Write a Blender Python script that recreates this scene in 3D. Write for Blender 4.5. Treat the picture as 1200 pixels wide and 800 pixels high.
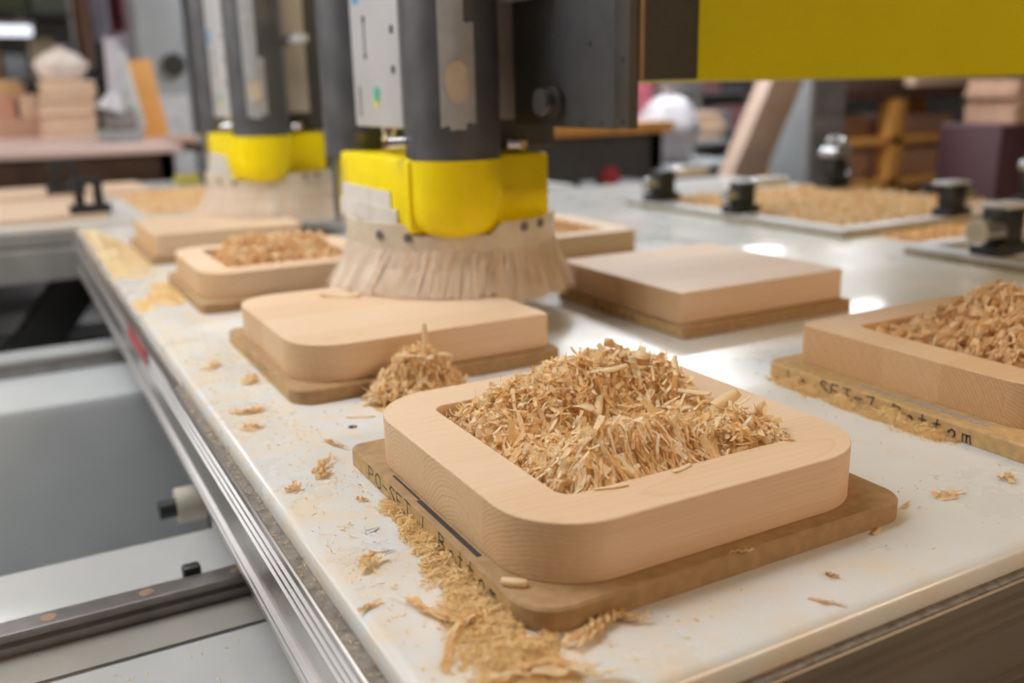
import bpy, bmesh, math, random
import numpy as np
from mathutils import Vector, Matrix

for o in list(bpy.data.objects):
    bpy.data.objects.remove(o, do_unlink=True)
SC = bpy.context.scene
COL = SC.collection
random.seed(7)
RNG = np.random.default_rng(11)
R = math.radians

# ------------------------------------------------------------------ camera
CAM_YAW, CAM_PITCH, CAM_ROLL, CAM_H = 28.327, 15.016, -1.287, 0.3784
cd = bpy.data.cameras.new('camera')
cd.sensor_width = 36.0
cd.lens = 1092.57 / 1200 * 36.0
cd.clip_start, cd.clip_end = 0.02, 200
cd.dof.use_dof = True
cd.dof.focus_distance = 0.86
cd.dof.aperture_fstop = 2.7
cd.dof.aperture_blades = 0
cam = bpy.data.objects.new('camera', cd)
COL.objects.link(cam)
_y, _p, _r = R(CAM_YAW), R(CAM_PITCH), R(CAM_ROLL)
fw = Vector((math.sin(_y) * math.cos(_p), math.cos(_y) * math.cos(_p), -math.sin(_p)))
rt = Vector((math.cos(_y), -math.sin(_y), 0))
up = rt.cross(fw)
rt2 = rt * math.cos(_r) + up * math.sin(_r)
up2 = -rt * math.sin(_r) + up * math.cos(_r)
m = Matrix((rt2, up2, -fw)).transposed().to_4x4()
m.translation = Vector((0, 0, CAM_H))
cam.matrix_world = m
SC.camera = cam

# ------------------------------------------------------------------ world, lights, exposure
w = bpy.data.worlds.new('world')
SC.world = w
w.use_nodes = True
w.node_tree.nodes['Background'].inputs[0].default_value = (0.93, 0.95, 1.0, 1)
w.node_tree.nodes['Background'].inputs[1].default_value = 0.3

def area(name, loc, size, power, color=(1, 0.96, 0.9), target=None):
    l = bpy.data.lights.new(name, 'AREA')
    l.shape = 'RECTANGLE'
    l.size, l.size_y = size
    l.energy = power
    l.color = color
    o = bpy.data.objects.new(name, l)
    COL.objects.link(o)
    o.location = loc
    if target is not None:
        o.rotation_euler = (Vector(target) - Vector(loc)).to_track_quat('-Z', 'Y').to_euler()
    return o

# unseen soft area light, added out of frame on the left; no window there
area('added_left_light', (-3.8, 3.6, 1.9), (5.0, 1.8), 128, (1.0, 0.95, 0.90), (0.6, 1.4, 0))

SC.view_settings.view_transform = 'Standard'
SC.view_settings.look = 'None'
SC.view_settings.gamma = 1.0
SC.view_settings.use_curve_mapping = False
SC.view_settings.exposure = -0.42
try:
    SC.cycles.use_denoising = True
    SC.cycles.max_bounces = 10
    SC.cycles.diffuse_bounces = 8
    SC.cycles.transmission_bounces = 8
    SC.cycles.sample_clamp_indirect = 6.0
except Exception:
    pass

# ------------------------------------------------------------------ materials
MATS = {}

def new_mat(name):
    mt = bpy.data.materials.new(name)
    mt.use_nodes = True
    nt = mt.node_tree
    b = nt.nodes['Principled BSDF']
    MATS[name] = mt
    return mt, nt, b

def N(nt, typ, **kw):
    n = nt.nodes.new(typ)
    for k, v in kw.items():
        setattr(n, k, v)
    return n

def ramp(nt, fac, stops):
    r = N(nt, 'ShaderNodeValToRGB')
    e = r.color_ramp.elements
    e[0].position, e[0].color = stops[0][0], (*stops[0][1], 1)
    e[1].position, e[1].color = stops[1][0], (*stops[1][1], 1)
    for p, c in stops[2:]:
        x = e.new(p)
        x.color = (*c, 1)
    nt.links.new(fac, r.inputs[0])
    return r.outputs[0]

def plain(name, c, rough=0.5, metal=0.0, var=0.12, scale=12.0, bump=0.0, spec=0.5, stretch=(1, 1, 1)):
    """solid colour with soft noise variation"""
    mt, nt, b = new_mat(name)
    tc = N(nt, 'ShaderNodeTexCoord')
    mp = N(nt, 'ShaderNodeMapping')
    mp.inputs['Scale'].default_value = stretch
    nt.links.new(tc.outputs['Object'], mp.inputs[0])
    no = N(nt, 'ShaderNodeTexNoise')
    no.inputs['Scale'].default_value = scale
    no.inputs['Detail'].default_value = 5
    nt.links.new(mp.outputs[0], no.inputs[0])
    lo = tuple(max(0, x * (1 - var)) for x in c)
    hi = tuple(min(1, x * (1 + var)) for x in c)
    nt.links.new(ramp(nt, no.outputs[0], [(0.3, lo), (0.7, hi)]), b.inputs['Base Color'])
    b.inputs['Roughness'].default_value = rough
    b.inputs['Metallic'].default_value = metal
    b.inputs['Specular IOR Level'].default_value = spec
    if bump:
        bp = N(nt, 'ShaderNodeBump')
        bp.inputs['Strength'].default_value = bump
        bp.inputs['Distance'].default_value = 0.002
        nt.links.new(no.outputs[0], bp.inputs['Height'])
        nt.links.new(bp.outputs[0], b.inputs['Normal'])
    return mt

def maple():
    """solid maple: growth rings about an axis along X, so long grain on top and rings on the ends"""
    mt, nt, b = new_mat('maple')
    L = nt.links.new
    tc = N(nt, 'ShaderNodeTexCoord')
    sx = N(nt, 'ShaderNodeSeparateXYZ')
    L(tc.outputs['Object'], sx.inputs[0])
    def attr(nm):
        a = N(nt, 'ShaderNodeAttribute', attribute_type='OBJECT', attribute_name=nm)
        return a.outputs['Fac']
    def mth(op, a, b_=None):
        n = N(nt, 'ShaderNodeMath', operation=op)
        for i, v in enumerate((a, b_)):
            if v is None:
                continue
            if isinstance(v, (int, float)):
                n.inputs[i].default_value = v
            else:
                L(v, n.inputs[i])
        return n.outputs[0]
    # slow wander of the grain along the board
    mp = N(nt, 'ShaderNodeMapping')
    mp.inputs['Scale'].default_value = (1.6, 5, 5)
    L(tc.outputs['Object'], mp.inputs[0])
    nw = N(nt, 'ShaderNodeTexNoise')
    nw.inputs['Scale'].default_value = 1.6
    nw.inputs['Detail'].default_value = 3
    L(mp.outputs[0], nw.inputs[0])
    wob = mth('MULTIPLY', mth('SUBTRACT', nw.outputs[0], 0.5), 0.03)
    dy = mth('ADD', mth('SUBTRACT', sx.outputs[1], attr('cy')), wob)
    dz = mth('ADD', mth('SUBTRACT', sx.outputs[2], attr('cz')), wob)
    r = mth('SQRT', mth('ADD', mth('MULTIPLY', dy, dy), mth('MULTIPLY', dz, dz)))
    ring = mth('MULTIPLY', r, 1 / 0.0042)
    fr = mth('FRACT', ring)
    # per ring variation
    wn = N(nt, 'ShaderNodeTexNoise', noise_dimensions='1D')
    wn.inputs['Scale'].default_value = 0.9
    L(ring, wn.inputs['W'])
    line = ramp(nt, fr, [(0.0, (0, 0, 0)), (0.80, (0.25, 0.25, 0.25)), (0.93, (1, 1, 1)), (1.0, (0.1, 0.1, 0.1))])
    # fine fibre along X
    mp2 = N(nt, 'ShaderNodeMapping')
    mp2.inputs['Scale'].default_value = (6, 220, 220)
    L(tc.outputs['Object'], mp2.inputs[0])
    nf = N(nt, 'ShaderNodeTexNoise')
    nf.inputs['Scale'].default_value = 1.0
    nf.inputs['Detail'].default_value = 6
    L(mp2.outputs[0], nf.inputs[0])
    # end grain mask from the surface's own normal
    gt = N(nt, 'ShaderNodeTexCoord')
    sn = N(nt, 'ShaderNodeSeparateXYZ')
    L(gt.outputs['Normal'], sn.inputs[0])
    endm = mth('POWER', mth('ABSOLUTE', sn.outputs[0]), 2.0)
    k = mth('ADD', mth('MULTIPLY', endm, 0.50), 0.20)
    lv = mth('MULTIPLY', mth('MULTIPLY', line, mth('ADD', wn.outputs[0], 0.2)), k)
    fac = mth('ADD', lv, mth('MULTIPLY', mth('SUBTRACT', nf.outputs[0], 0.5), 0.35))
    fac = mth('ADD', fac, mth('MULTIPLY', endm, 0.30))
    fac = mth('ADD', fac, attr('tone'))
    col = ramp(nt, fac, [(0.0, (0.785, 0.585, 0.41)), (0.35, (0.69, 0.462, 0.258)), (0.7, (0.55, 0.325, 0.15)), (1.0, (0.40, 0.20, 0.08))])
    L(col, b.inputs['Base Color'])
    b.inputs['Roughness'].default_value = 0.45
    b.inputs['Specular IOR Level'].default_value = 0.45
    bp = N(nt, 'ShaderNodeBump')
    bp.inputs['Strength'].default_value = 0.12
    bp.inputs['Distance'].default_value = 0.0006
    L(nf.outputs[0], bp.inputs['Height'])
    L(bp.outputs[0], b.inputs['Normal'])
    return mt

def shaving_mat(name, dark, mid, light):
    mt, nt, b = new_mat(name)
    g = N(nt, 'ShaderNodeNewGeometry')
    c = ramp(nt, g.outputs['Random Per Island'], [(0.0, dark), (0.45, mid), (1.0, light)])
    tc = N(nt, 'ShaderNodeTexCoord')
    no = N(nt, 'ShaderNodeTexNoise')
    no.inputs['Scale'].default_value = 350
    nt.links.new(tc.outputs['Object'], no.inputs[0])
    mx = N(nt, 'ShaderNodeMixRGB', blend_type='MULTIPLY')
    mx.inputs[0].default_value = 0.10
    nt.links.new(c, mx.inputs[1])
    nt.links.new(no.outputs[0], mx.inputs[2])
    nt.links.new(mx.outputs[0], b.inputs['Base Color'])
    b.inputs['Roughness'].default_value = 0.6
    b.inputs['Specular IOR Level'].default_value = 0.25
    tr = N(nt, 'ShaderNodeBsdfTranslucent')
    nt.links.new(mx.outputs[0], tr.inputs[0])
    ms = N(nt, 'ShaderNodeMixShader')
    ms.inputs[0].default_value = 0.32
    nt.links.new(b.outputs[0], ms.inputs[1])
    nt.links.new(tr.outputs[0], ms.inputs[2])
    nt.links.new(ms.outputs[0], nt.nodes['Material Output'].inputs[0])
    return mt

def slab_mat():
    mt, nt, b = new_mat('white_plastic_slab')
    L = nt.links.new
    tc = N(nt, 'ShaderNodeTexCoord')
    n1 = N(nt, 'ShaderNodeTexNoise'); n1.inputs['Scale'].default_value = 7; n1.inputs['Detail'].default_value = 7; n1.inputs['Roughness'].default_value = 0.65
    L(tc.outputs['Object'], n1.inputs[0])
    base = ramp(nt, n1.outputs[0], [(0.3, (0.64, 0.645, 0.62)), (0.75, (0.725, 0.73, 0.715))])
    # smeared fine dust (denser along the left side, where it is swept)
    n2 = N(nt, 'ShaderNodeTexNoise'); n2.inputs['Scale'].default_value = 16; n2.inputs['Detail'].default_value = 9; n2.inputs['Roughness'].default_value = 0.72
    L(tc.outputs['Object'], n2.inputs[0])
    sx = N(nt, 'ShaderNodeSeparateXYZ')
    L(tc.outputs['Object'], sx.inputs[0])
    mr = N(nt, 'ShaderNodeMapRange'); mr.inputs[1].default_value = 0.20; mr.inputs[2].default_value = 0.75
    mr.inputs[3].default_value = 0.07; mr.inputs[4].default_value = -0.06
    L(sx.outputs[0], mr.inputs[0])
    ad = N(nt, 'ShaderNodeMath', operation='ADD'); L(n2.outputs[0], ad.inputs[0]); L(mr.outputs[0], ad.inputs[1])
    dm = ramp(nt, ad.outputs[0], [(0.47, (0, 0, 0)), (0.76, (0.85, 0.85, 0.85))])
    n3 = N(nt, 'ShaderNodeTexNoise'); n3.inputs['Scale'].default_value = 420; n3.inputs['Detail'].default_value = 2
    L(tc.outputs['Object'], n3.inputs[0])
    sp = ramp(nt, n3.outputs[0], [(0.4, (0.55, 0.55, 0.55)), (0.62, (1, 1, 1))])
    mm = N(nt, 'ShaderNodeMixRGB', blend_type='MULTIPLY'); mm.inputs[0].default_value = 1
    L(dm, mm.inputs[1]); L(sp, mm.inputs[2])
    mx = N(nt, 'ShaderNodeMixRGB'); L(mm.outputs[0], mx.inputs[0]); L(base, mx.inputs[1]); mx.inputs[2].default_value = (0.78, 0.56, 0.28, 1)
    L(mx.outputs[0], b.inputs['Base Color'])
    rr = ramp(nt, n1.outputs[0], [(0.3, (0.24, 0.24, 0.24)), (0.7, (0.36, 0.36, 0.36))])
    L(rr, b.inputs['Roughness'])
    b.inputs['Subsurface Weight'].default_value = 0.0
    bp = N(nt, 'ShaderNodeBump'); bp.inputs['Strength'].default_value = 0.08; bp.inputs['Distance'].default_value = 0.002
    L(n1.outputs[0], bp.inputs['Height']); L(bp.outputs[0], b.inputs['Normal'])
    b.inputs['Coat Weight'].default_value = 0.30
    b.inputs['Coat Roughness'].default_value = 0.07
    return mt

def emit(name, c, s):
    mt, nt, b = new_mat(name)
    b.inputs['Base Color'].default_value = (*c, 1)
    b.inputs['Emission Color'].default_value = (*c, 1)
    b.inputs['Emission Strength'].default_value = s
    return mt

def film(name, c, alpha, rough=0.25):
    mt, nt, b = new_mat(name)
    tc = N(nt, 'ShaderNodeTexCoord')
    no = N(nt, 'ShaderNodeTexNoise'); no.inputs['Scale'].default_value = 40
    nt.links.new(tc.outputs['Object'], no.inputs[0])
    nt.links.new(ramp(nt, no.outputs[0], [(0.3, tuple(x * .85 for x in c)), (0.7, c)]), b.inputs['Base Color'])
    b.inputs['Roughness'].default_value = rough
    b.inputs['Alpha'].default_value = alpha
    return mt

MAPLE = maple()
SHAV = shaving_mat('fresh_shavings', (0.92, 0.63, 0.29), (0.98, 0.775, 0.455), (0.99, 0.90, 0.68))
SHAV_D = shaving_mat('toasted_shavings', (0.80, 0.49, 0.21), (0.90, 0.63, 0.33), (0.95, 0.76, 0.48))
DUST = shaving_mat('sawdust', (0.88, 0.62, 0.27), (0.94, 0.73, 0.38), (0.97, 0.83, 0.55))
SLAB = slab_mat()
MDF = plain('mdf', (0.40, 0.255, 0.130), 0.75, var=0.14, scale=90, bump=0.1, spec=0.25)
MDFY = plain('pale_particleboard', (0.52, 0.34, 0.15), 0.75, var=0.15, scale=110, bump=0.15, spec=0.25)
INK = plain('black_marker', (0.03, 0.028, 0.03), 0.6, var=0.2)
INKG = plain('faded_marker', (0.30, 0.30, 0.32), 0.6, var=0.3, scale=200)
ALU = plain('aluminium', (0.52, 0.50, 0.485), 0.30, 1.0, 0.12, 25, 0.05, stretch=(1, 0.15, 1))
ALUX = plain('aluminium_front_shaded', (0.20, 0.175, 0.145), 0.5, 0.7, 0.15, 25, 0.05, stretch=(0.15, 1, 1))  # darker copy of the aluminium, the front rail's shade put into its colour
DUSTYALU = plain('dusty_ledge', (0.24, 0.205, 0.17), 0.6, 0.4, 0.4, 120, 0.4)
STEEL = plain('rail_steel', (0.30, 0.28, 0.27), 0.35, 0.9, 0.15, 30)
CHROME = plain('chrome', (0.62, 0.62, 0.64), 0.25, 1.0, 0.05)
BRONZE = plain('bolt_cap', (0.30, 0.21, 0.14), 0.5, 0.6, 0.2, 80)
PAINT = plain('grey_machine_paint', (0.47, 0.49, 0.485), 0.28, 0, 0.06, 6)
PAINTW = plain('white_machine_paint', (0.48, 0.48, 0.465), 0.22, 0, 0.05, 8, 0.02)
DKPAINT = plain('dark_machine_paint', (0.055, 0.055, 0.058), 0.5, 0, 0.2, 14)
TUBE = plain('grey_cylinder', (0.085, 0.085, 0.09), 0.42, 0.1, 0.25, 18)
BLACK = plain('black_plastic', (0.018, 0.018, 0.018), 0.4, 0, 0.2)
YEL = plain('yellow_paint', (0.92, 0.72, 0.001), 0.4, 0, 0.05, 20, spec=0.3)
YEL_SHADE = plain('shaded_yellow_paint', (0.56, 0.485, 0.001), 0.55, 0, 0.04, 4, spec=0.2)  # darker copy of the yellow, the beam's shade put into its colour
PALEALU = plain('anodised_panel', (0.58, 0.575, 0.58), 0.38, 0.15, 0.04, 10)
ACRYL = plain('acrylic_skirt', (0.62, 0.53, 0.41), 0.3, 0, 0.12, 30)
BRIST = shaving_mat('bristle', (0.88, 0.70, 0.50), (0.95, 0.83, 0.68), (0.99, 0.95, 0.90))
BRASS = plain('brass', (0.55, 0.42, 0.20), 0.3, 1.0, 0.1)
TAPE = film('masking_tape', (0.82, 0.77, 0.70), 0.92, 0.4)
FILM = film('plastic_film', (0.80, 0.79, 0.78), 0.72)
TORN = film('torn_sticker', (0.62, 0.50, 0.37), 0.95, 0.3)
RED = plain('red_paint', (0.42, 0.035, 0.045), 0.4)
GREEN = plain('green_print', (0.05, 0.40, 0.28), 0.5)
YPRINT = plain('yellow_print', (0.75, 0.62, 0.12), 0.5)
BLUE = plain('blue_print', (0.10, 0.35, 0.60), 0.5)
CONC = plain('concrete', (0.30, 0.29, 0.28), 0.7, 0, 0.2, 3)
WALLM = plain('wall_paint', (0.50, 0.47, 0.44), 0.8, 0, 0.08, 2)
BDK = plain('dark_brown_wood', (0.075, 0.035, 0.018), 0.55, 0, 0.3, 8)
BPINK = plain('bench_top_wood', (0.62, 0.46, 0.42), 0.35, 0, 0.12, 5, stretch=(0.3, 3, 3))
BPALE = plain('pale_lumber', (0.68, 0.49, 0.34), 0.6, 0, 0.15, 6, stretch=(0.3, 3, 3))
BPALE2 = plain('pinkish_lumber', (0.60, 0.38, 0.27), 0.6, 0, 0.15, 6, stretch=(0.3, 3, 3))
BORANGE = plain('orange_timber', (0.58, 0.27, 0.06), 0.5, 0, 0.2, 6, stretch=(3, 3, 0.3))
MAROON = plain('maroon_paint', (0.085, 0.035, 0.045), 0.45, 0, 0.1, 4)
GREYC = plain('grey_enamel', (0.30, 0.32, 0.33), 0.4, 0, 0.08, 4)
GREENB = plain('olive_box', (0.10, 0.12, 0.06), 0.6, 0, 0.2, 4)
CLOTHP = plain('pink_cloth', (0.68, 0.20, 0.26), 0.85, 0, 0.12, 12)
CLOTHL = plain('pale_cloth', (0.66, 0.60, 0.64), 0.85, 0, 0.1, 12)
CLOTHR = plain('maroon_cloth', (0.20, 0.04, 0.06), 0.85, 0, 0.2, 12)
BAGW = plain('white_plastic_bag', (0.52, 0.50, 0.53), 0.3, 0, 0.06, 14)
TUBEL = emit('lamp_diffuser', (0.86, 0.90, 1.0), 1.6)
HIDL = emit('hall_lamp_diffuser', (0.9, 0.94, 1.0), 6.0)

# ------------------------------------------------------------------ mesh helpers
def link(o, parent=None):
    COL.objects.link(o)
    if parent is not None:
        o.parent = parent
    return o

def tag(o, label=None, cat=None, group=None, kind=None):
    if label: o['label'] = label
    if cat: o['category'] = cat
    if group: o['group'] = group
    if kind: o['kind'] = kind
    return o

def empty(name, loc, label=None, cat=None, group=None, kind=None, rz=0):
    o = bpy.data.objects.new(name, None)
    o.empty_display_size = 0.02
    o.location = loc
    o.rotation_euler = (0, 0, rz)
    link(o)
    return tag(o, label, cat, group, kind)

def build(name, bm, mat, parent=None, smooth=35):
    bmesh.ops.recalc_face_normals(bm, faces=bm.faces)
    me = bpy.data.meshes.new(name)
    bm.to_mesh(me)
    bm.free()
    me.materials.append(mat)
    if smooth:
        me.polygons.foreach_set('use_smooth', [True] * len(me.polygons))
        me.set_sharp_from_angle(angle=R(smooth))
    return link(bpy.data.objects.new(name, me), parent)

def bx(bm, lo, hi, bev=0.0, M=None):
    lo, hi = Vector(lo), Vector(hi)
    r = bmesh.ops.create_cube(bm, size=1.0)
    vs = r['verts']
    c = (lo + hi) / 2; s = hi - lo
    for v in vs:
        v.co = Vector((v.co.x * s.x + c.x, v.co.y * s.y + c.y, v.co.z * s.z + c.z))
    if bev:
        es = {e for v in vs for e in v.link_edges}
        q = bmesh.ops.bevel(bm, geom=list(es), offset=bev, segments=2, profile=0.5, affect='EDGES')
        vs = list({v for f in q['faces'] for v in f.verts} | {v for v in vs if v.is_valid})
    if M is not None:
        for v in vs:
            v.co = M @ v.co
    return vs

def box(name, lo, hi, mat, parent=None, bev=0.0):
    bm = bmesh.new()
    bx(bm, lo, hi, bev)
    return build(name, bm, mat, parent)

def cyl_to(bm, a, b, r, seg=20, r2=None):
    a, b = Vector(a), Vector(b)
    dv = b - a
    q = dv.to_track_quat('Z', 'Y').to_matrix().to_4x4()
    q.translation = (a + b) / 2
    bmesh.ops.create_cone(bm, cap_ends=True, segments=seg, radius1=r, radius2=r if r2 is None else r2, depth=dv.length, matrix=q)

def cyl(name, a, b, r, mat, parent=None, seg=24, r2=None):
    bm = bmesh.new()
    cyl_to(bm, a, b, r, seg, r2)
    return build(name, bm, mat, parent)

def extrude_profile(name, pts, axis, a, b, mat, parent=None):
    """pts: closed 2D outline (p, z); axis 'x' or 'y' is the running direction"""
    bm = bmesh.new()
    def P(t, p):
        return (p[0], t, p[1]) if axis == 'y' else (t, p[0], p[1])
    A = [bm.verts.new(P(a, p)) for p in pts]
    B = [bm.verts.new(P(b, p)) for p in pts]
    n = len(pts)
    for i in range(n):
        bm.faces.new((A[i], A[(i + 1) % n], B[(i + 1) % n], B[i]))
    bm.faces.new(A); bm.faces.new(B[::-1])
    return build(name, bm, mat, parent, smooth=25)

def rrect(x0, y0, x1, y1, rad, inset=0.0, n=10):
    """rounded rectangle outline, counter-clockwise; rad = (front-left, front-right, back-right, back-left)"""
    pts = []
    cs = [(x0, y0, 1, 1, 180), (x1, y0, -1, 1, 270), (x1, y1, -1, -1, 0), (x0, y1, 1, -1, 90)]
    for (cx, cy, sx, sy, a0), r in zip(cs, rad):
        ox, oy = cx + sx * r, cy + sy * r
        rr = max(r - inset, 0.0002)
        if r - inset < 0.0002:
            ox, oy = cx + sx * inset, cy + sy * inset
            ox += sx * rr; oy += sy * rr
        for k in range(n + 1):
            a = R(a0 + 90 * k / n)
            pts.append((ox + rr * math.cos(a), oy + rr * math.sin(a)))
    return pts

def loop(bm, pts, z):
    return [bm.verts.new((p[0], p[1], z)) for p in pts]

def bridge(bm, A, B):
    n = len(A)
    for i in range(n):
        bm.faces.new((A[i], A[(i + 1) % n], B[(i + 1) % n], B[i]))

def slab_bm(x0, y0, x1, y1, rad, h, ch=0.0008, pocket=None, chb=None):
    """a plate with a small eased top edge, and maybe a routed pocket (x0,y0,x1,y1,r,depth)"""
    bm = bmesh.new()
    chb = ch if chb is None else chb
    A0 = loop(bm, rrect(x0, y0, x1, y1, rad, chb), 0)
    A1 = loop(bm, rrect(x0, y0, x1, y1, rad), chb)
    A2 = loop(bm, rrect(x0, y0, x1, y1, rad), h - ch)
    A3 = loop(bm, rrect(x0, y0, x1, y1, rad, ch), h)
    bridge(bm, A0, A1); bridge(bm, A1, A2); bridge(bm, A2, A3)
    bm.faces.new(A0[::-1])
    if not pocket:
        bm.faces.new(A3)
    else:
        px0, py0, px1, py1, pr, pd = pocket
        e = 0.0006
        B3 = loop(bm, rrect(px0 - e, py0 - e, px1 + e, py1 + e, (pr,) * 4, 0), h)
        B2 = loop(bm, rrect(px0, py0, px1, py1, (pr,) * 4), h - e)
        B1 = loop(bm, rrect(px0, py0, px1, py1, (pr,) * 4), h - pd)
        bridge(bm, B3, B2); bridge(bm, B2, B1)
        bm.faces.new(B1)
        bridge(bm, A3, B3)
    return bm

def tray(name, x0, y0, x1, y1, rad, joints, label, pocket=None, z=0.0194, h=0.05, tones=None, centres=None, group=None):
    """a glued-up maple blank: every plank between two glue lines is a part"""
    W, D = x1 - x0, y1 - y0
    root = empty(name, (x0, y0, z), label, 'tray' if pocket else 'board', group)
    pk = None
    if pocket:
        pk = (pocket[0], pocket[1], W - pocket[2], D - pocket[3], pocket[4], pocket[5])
    cuts = [None] + [j - y0 for j in joints] + [None]
    for i in range(len(cuts) - 1):
        bm = slab_bm(0, 0, W, D, rad, h, 0.0008, pk)
        lo, hi = cuts[i], cuts[i + 1]
        for c, keep in ((lo, 1), (hi, -1)):
            if c is None:
                continue
            bmesh.ops.bisect_plane(bm, geom=bm.verts[:] + bm.edges[:] + bm.faces[:], dist=1e-6, plane_co=(0, c, 0),
                                   plane_no=(0, -keep, 0), clear_outer=True)
            be = [e for e in bm.edges if e.is_boundary]
            bmesh.ops.holes_fill(bm, edges=be, sides=0)
        p = build('plank', bm, MAPLE, root)
        a = 0 if lo is None else lo
        b_ = D if hi is None else hi
        rr = random.Random(hash((round(x0, 3), round(y0, 3), i)) & 0xffff)
        cy, cz = (rr.uniform(a, b_), rr.choice((-1, 1)) * rr.uniform(0.03, 0.09) + 0.025)
        if centres: cy, cz = centres[i]
        p['cy'] = float(cy); p['cz'] = float(cz)
        p['tone'] = float(tones[i] if tones else rr.uniform(-0.06, 0.10))
    return root

# ------------------------------------------------------------------ loose shavings
def strips(name, pos, yaw, pitch, roll, L, Wd, th, tw, mat, parent=None, seg=5, taper=None):
    """many curled ribbons in one mesh; arrays of n"""
    n = len(L)
    t = np.linspace(0, 1, seg + 1)[None, :]
    th = np.where(np.abs(th) < 1e-3, 1e-3, th)[:, None]
    rad = L[:, None] / th
    a = (t - 0.5) * th
    X = rad * np.sin(a); Z = rad * (1 - np.cos(a))
    tang = np.stack([np.cos(a), np.zeros_like(a), np.sin(a)], -1)
    nrm = np.stack([-np.sin(a), np.zeros_like(a), np.cos(a)], -1)
    twa = tw[:, None] * (t - 0.5)
    side = np.cos(twa)[..., None] * np.array([0, 1.0, 0]) + np.sin(twa)[..., None] * nrm
    wv = Wd[:, None] * (1 - (0 if taper is None else taper[:, None]) * np.abs(2 * t - 1) ** 2) * 0.5
    C = np.stack([X, np.zeros_like(X), Z], -1)
    Lf = C + side * wv[..., None]; Rt = C - side * wv[..., None]
    V = np.stack([Lf, Rt], 2)                       # n, seg+1, 2, 3
    cy, sy, cp, sp, cr, sr = np.cos(yaw), np.sin(yaw), np.cos(pitch), np.sin(pitch), np.cos(roll), np.sin(roll)
    Rz = np.zeros((n, 3, 3)); Rz[:, 0, 0] = cy; Rz[:, 0, 1] = -sy; Rz[:, 1, 0] = sy; Rz[:, 1, 1] = cy; Rz[:, 2, 2] = 1
    Ry = np.zeros((n, 3, 3)); Ry[:, 0, 0] = cp; Ry[:, 0, 2] = sp; Ry[:, 1, 1] = 1; Ry[:, 2, 0] = -sp; Ry[:, 2, 2] = cp
    Rx = np.zeros((n, 3, 3)); Rx[:, 0, 0] = 1; Rx[:, 1, 1] = cr; Rx[:, 1, 2] = -sr; Rx[:, 2, 1] = sr; Rx[:, 2, 2] = cr
    M = Rz @ Ry @ Rx
    V = np.einsum('nij,nstj->nsti', M, V) + pos[:, None, None, :]
    k = (seg + 1) * 2
    base = (np.arange(n) * k)[:, None]
    s = np.arange(seg)[None, :] * 2
    q = np.stack([base + s, base + s + 1, base + s + 3, base + s + 2], -1).reshape(-1, 4)
    me = bpy.data.meshes.new(name)
    V = V.reshape(-1, 3)
    me.vertices.add(len(V)); me.vertices.foreach_set('co', V.ravel().astype(np.float32))
    me.loops.add(q.size); me.loops.foreach_set('vertex_index', q.ravel().astype(np.int32))
    me.polygons.add(len(q)); me.polygons.foreach_set('loop_start', np.arange(0, q.size, 4, dtype=np.int32))
    me.polygons.foreach_set('use_smooth', np.ones(len(q), bool))
    me.update(calc_edges=True); me.validate()
    me.materials.append(mat)
    return link(bpy.data.objects.new(name, me), parent)

def mound_faces(H, x0, x1, y0, y1, nx, ny):
    xs = np.linspace(x0, x1, nx); ys = np.linspace(y0, y1, ny)
    GX, GY = np.meshgrid(xs, ys, indexing='ij')
    return GX, GY, H(GX, GY)

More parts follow.
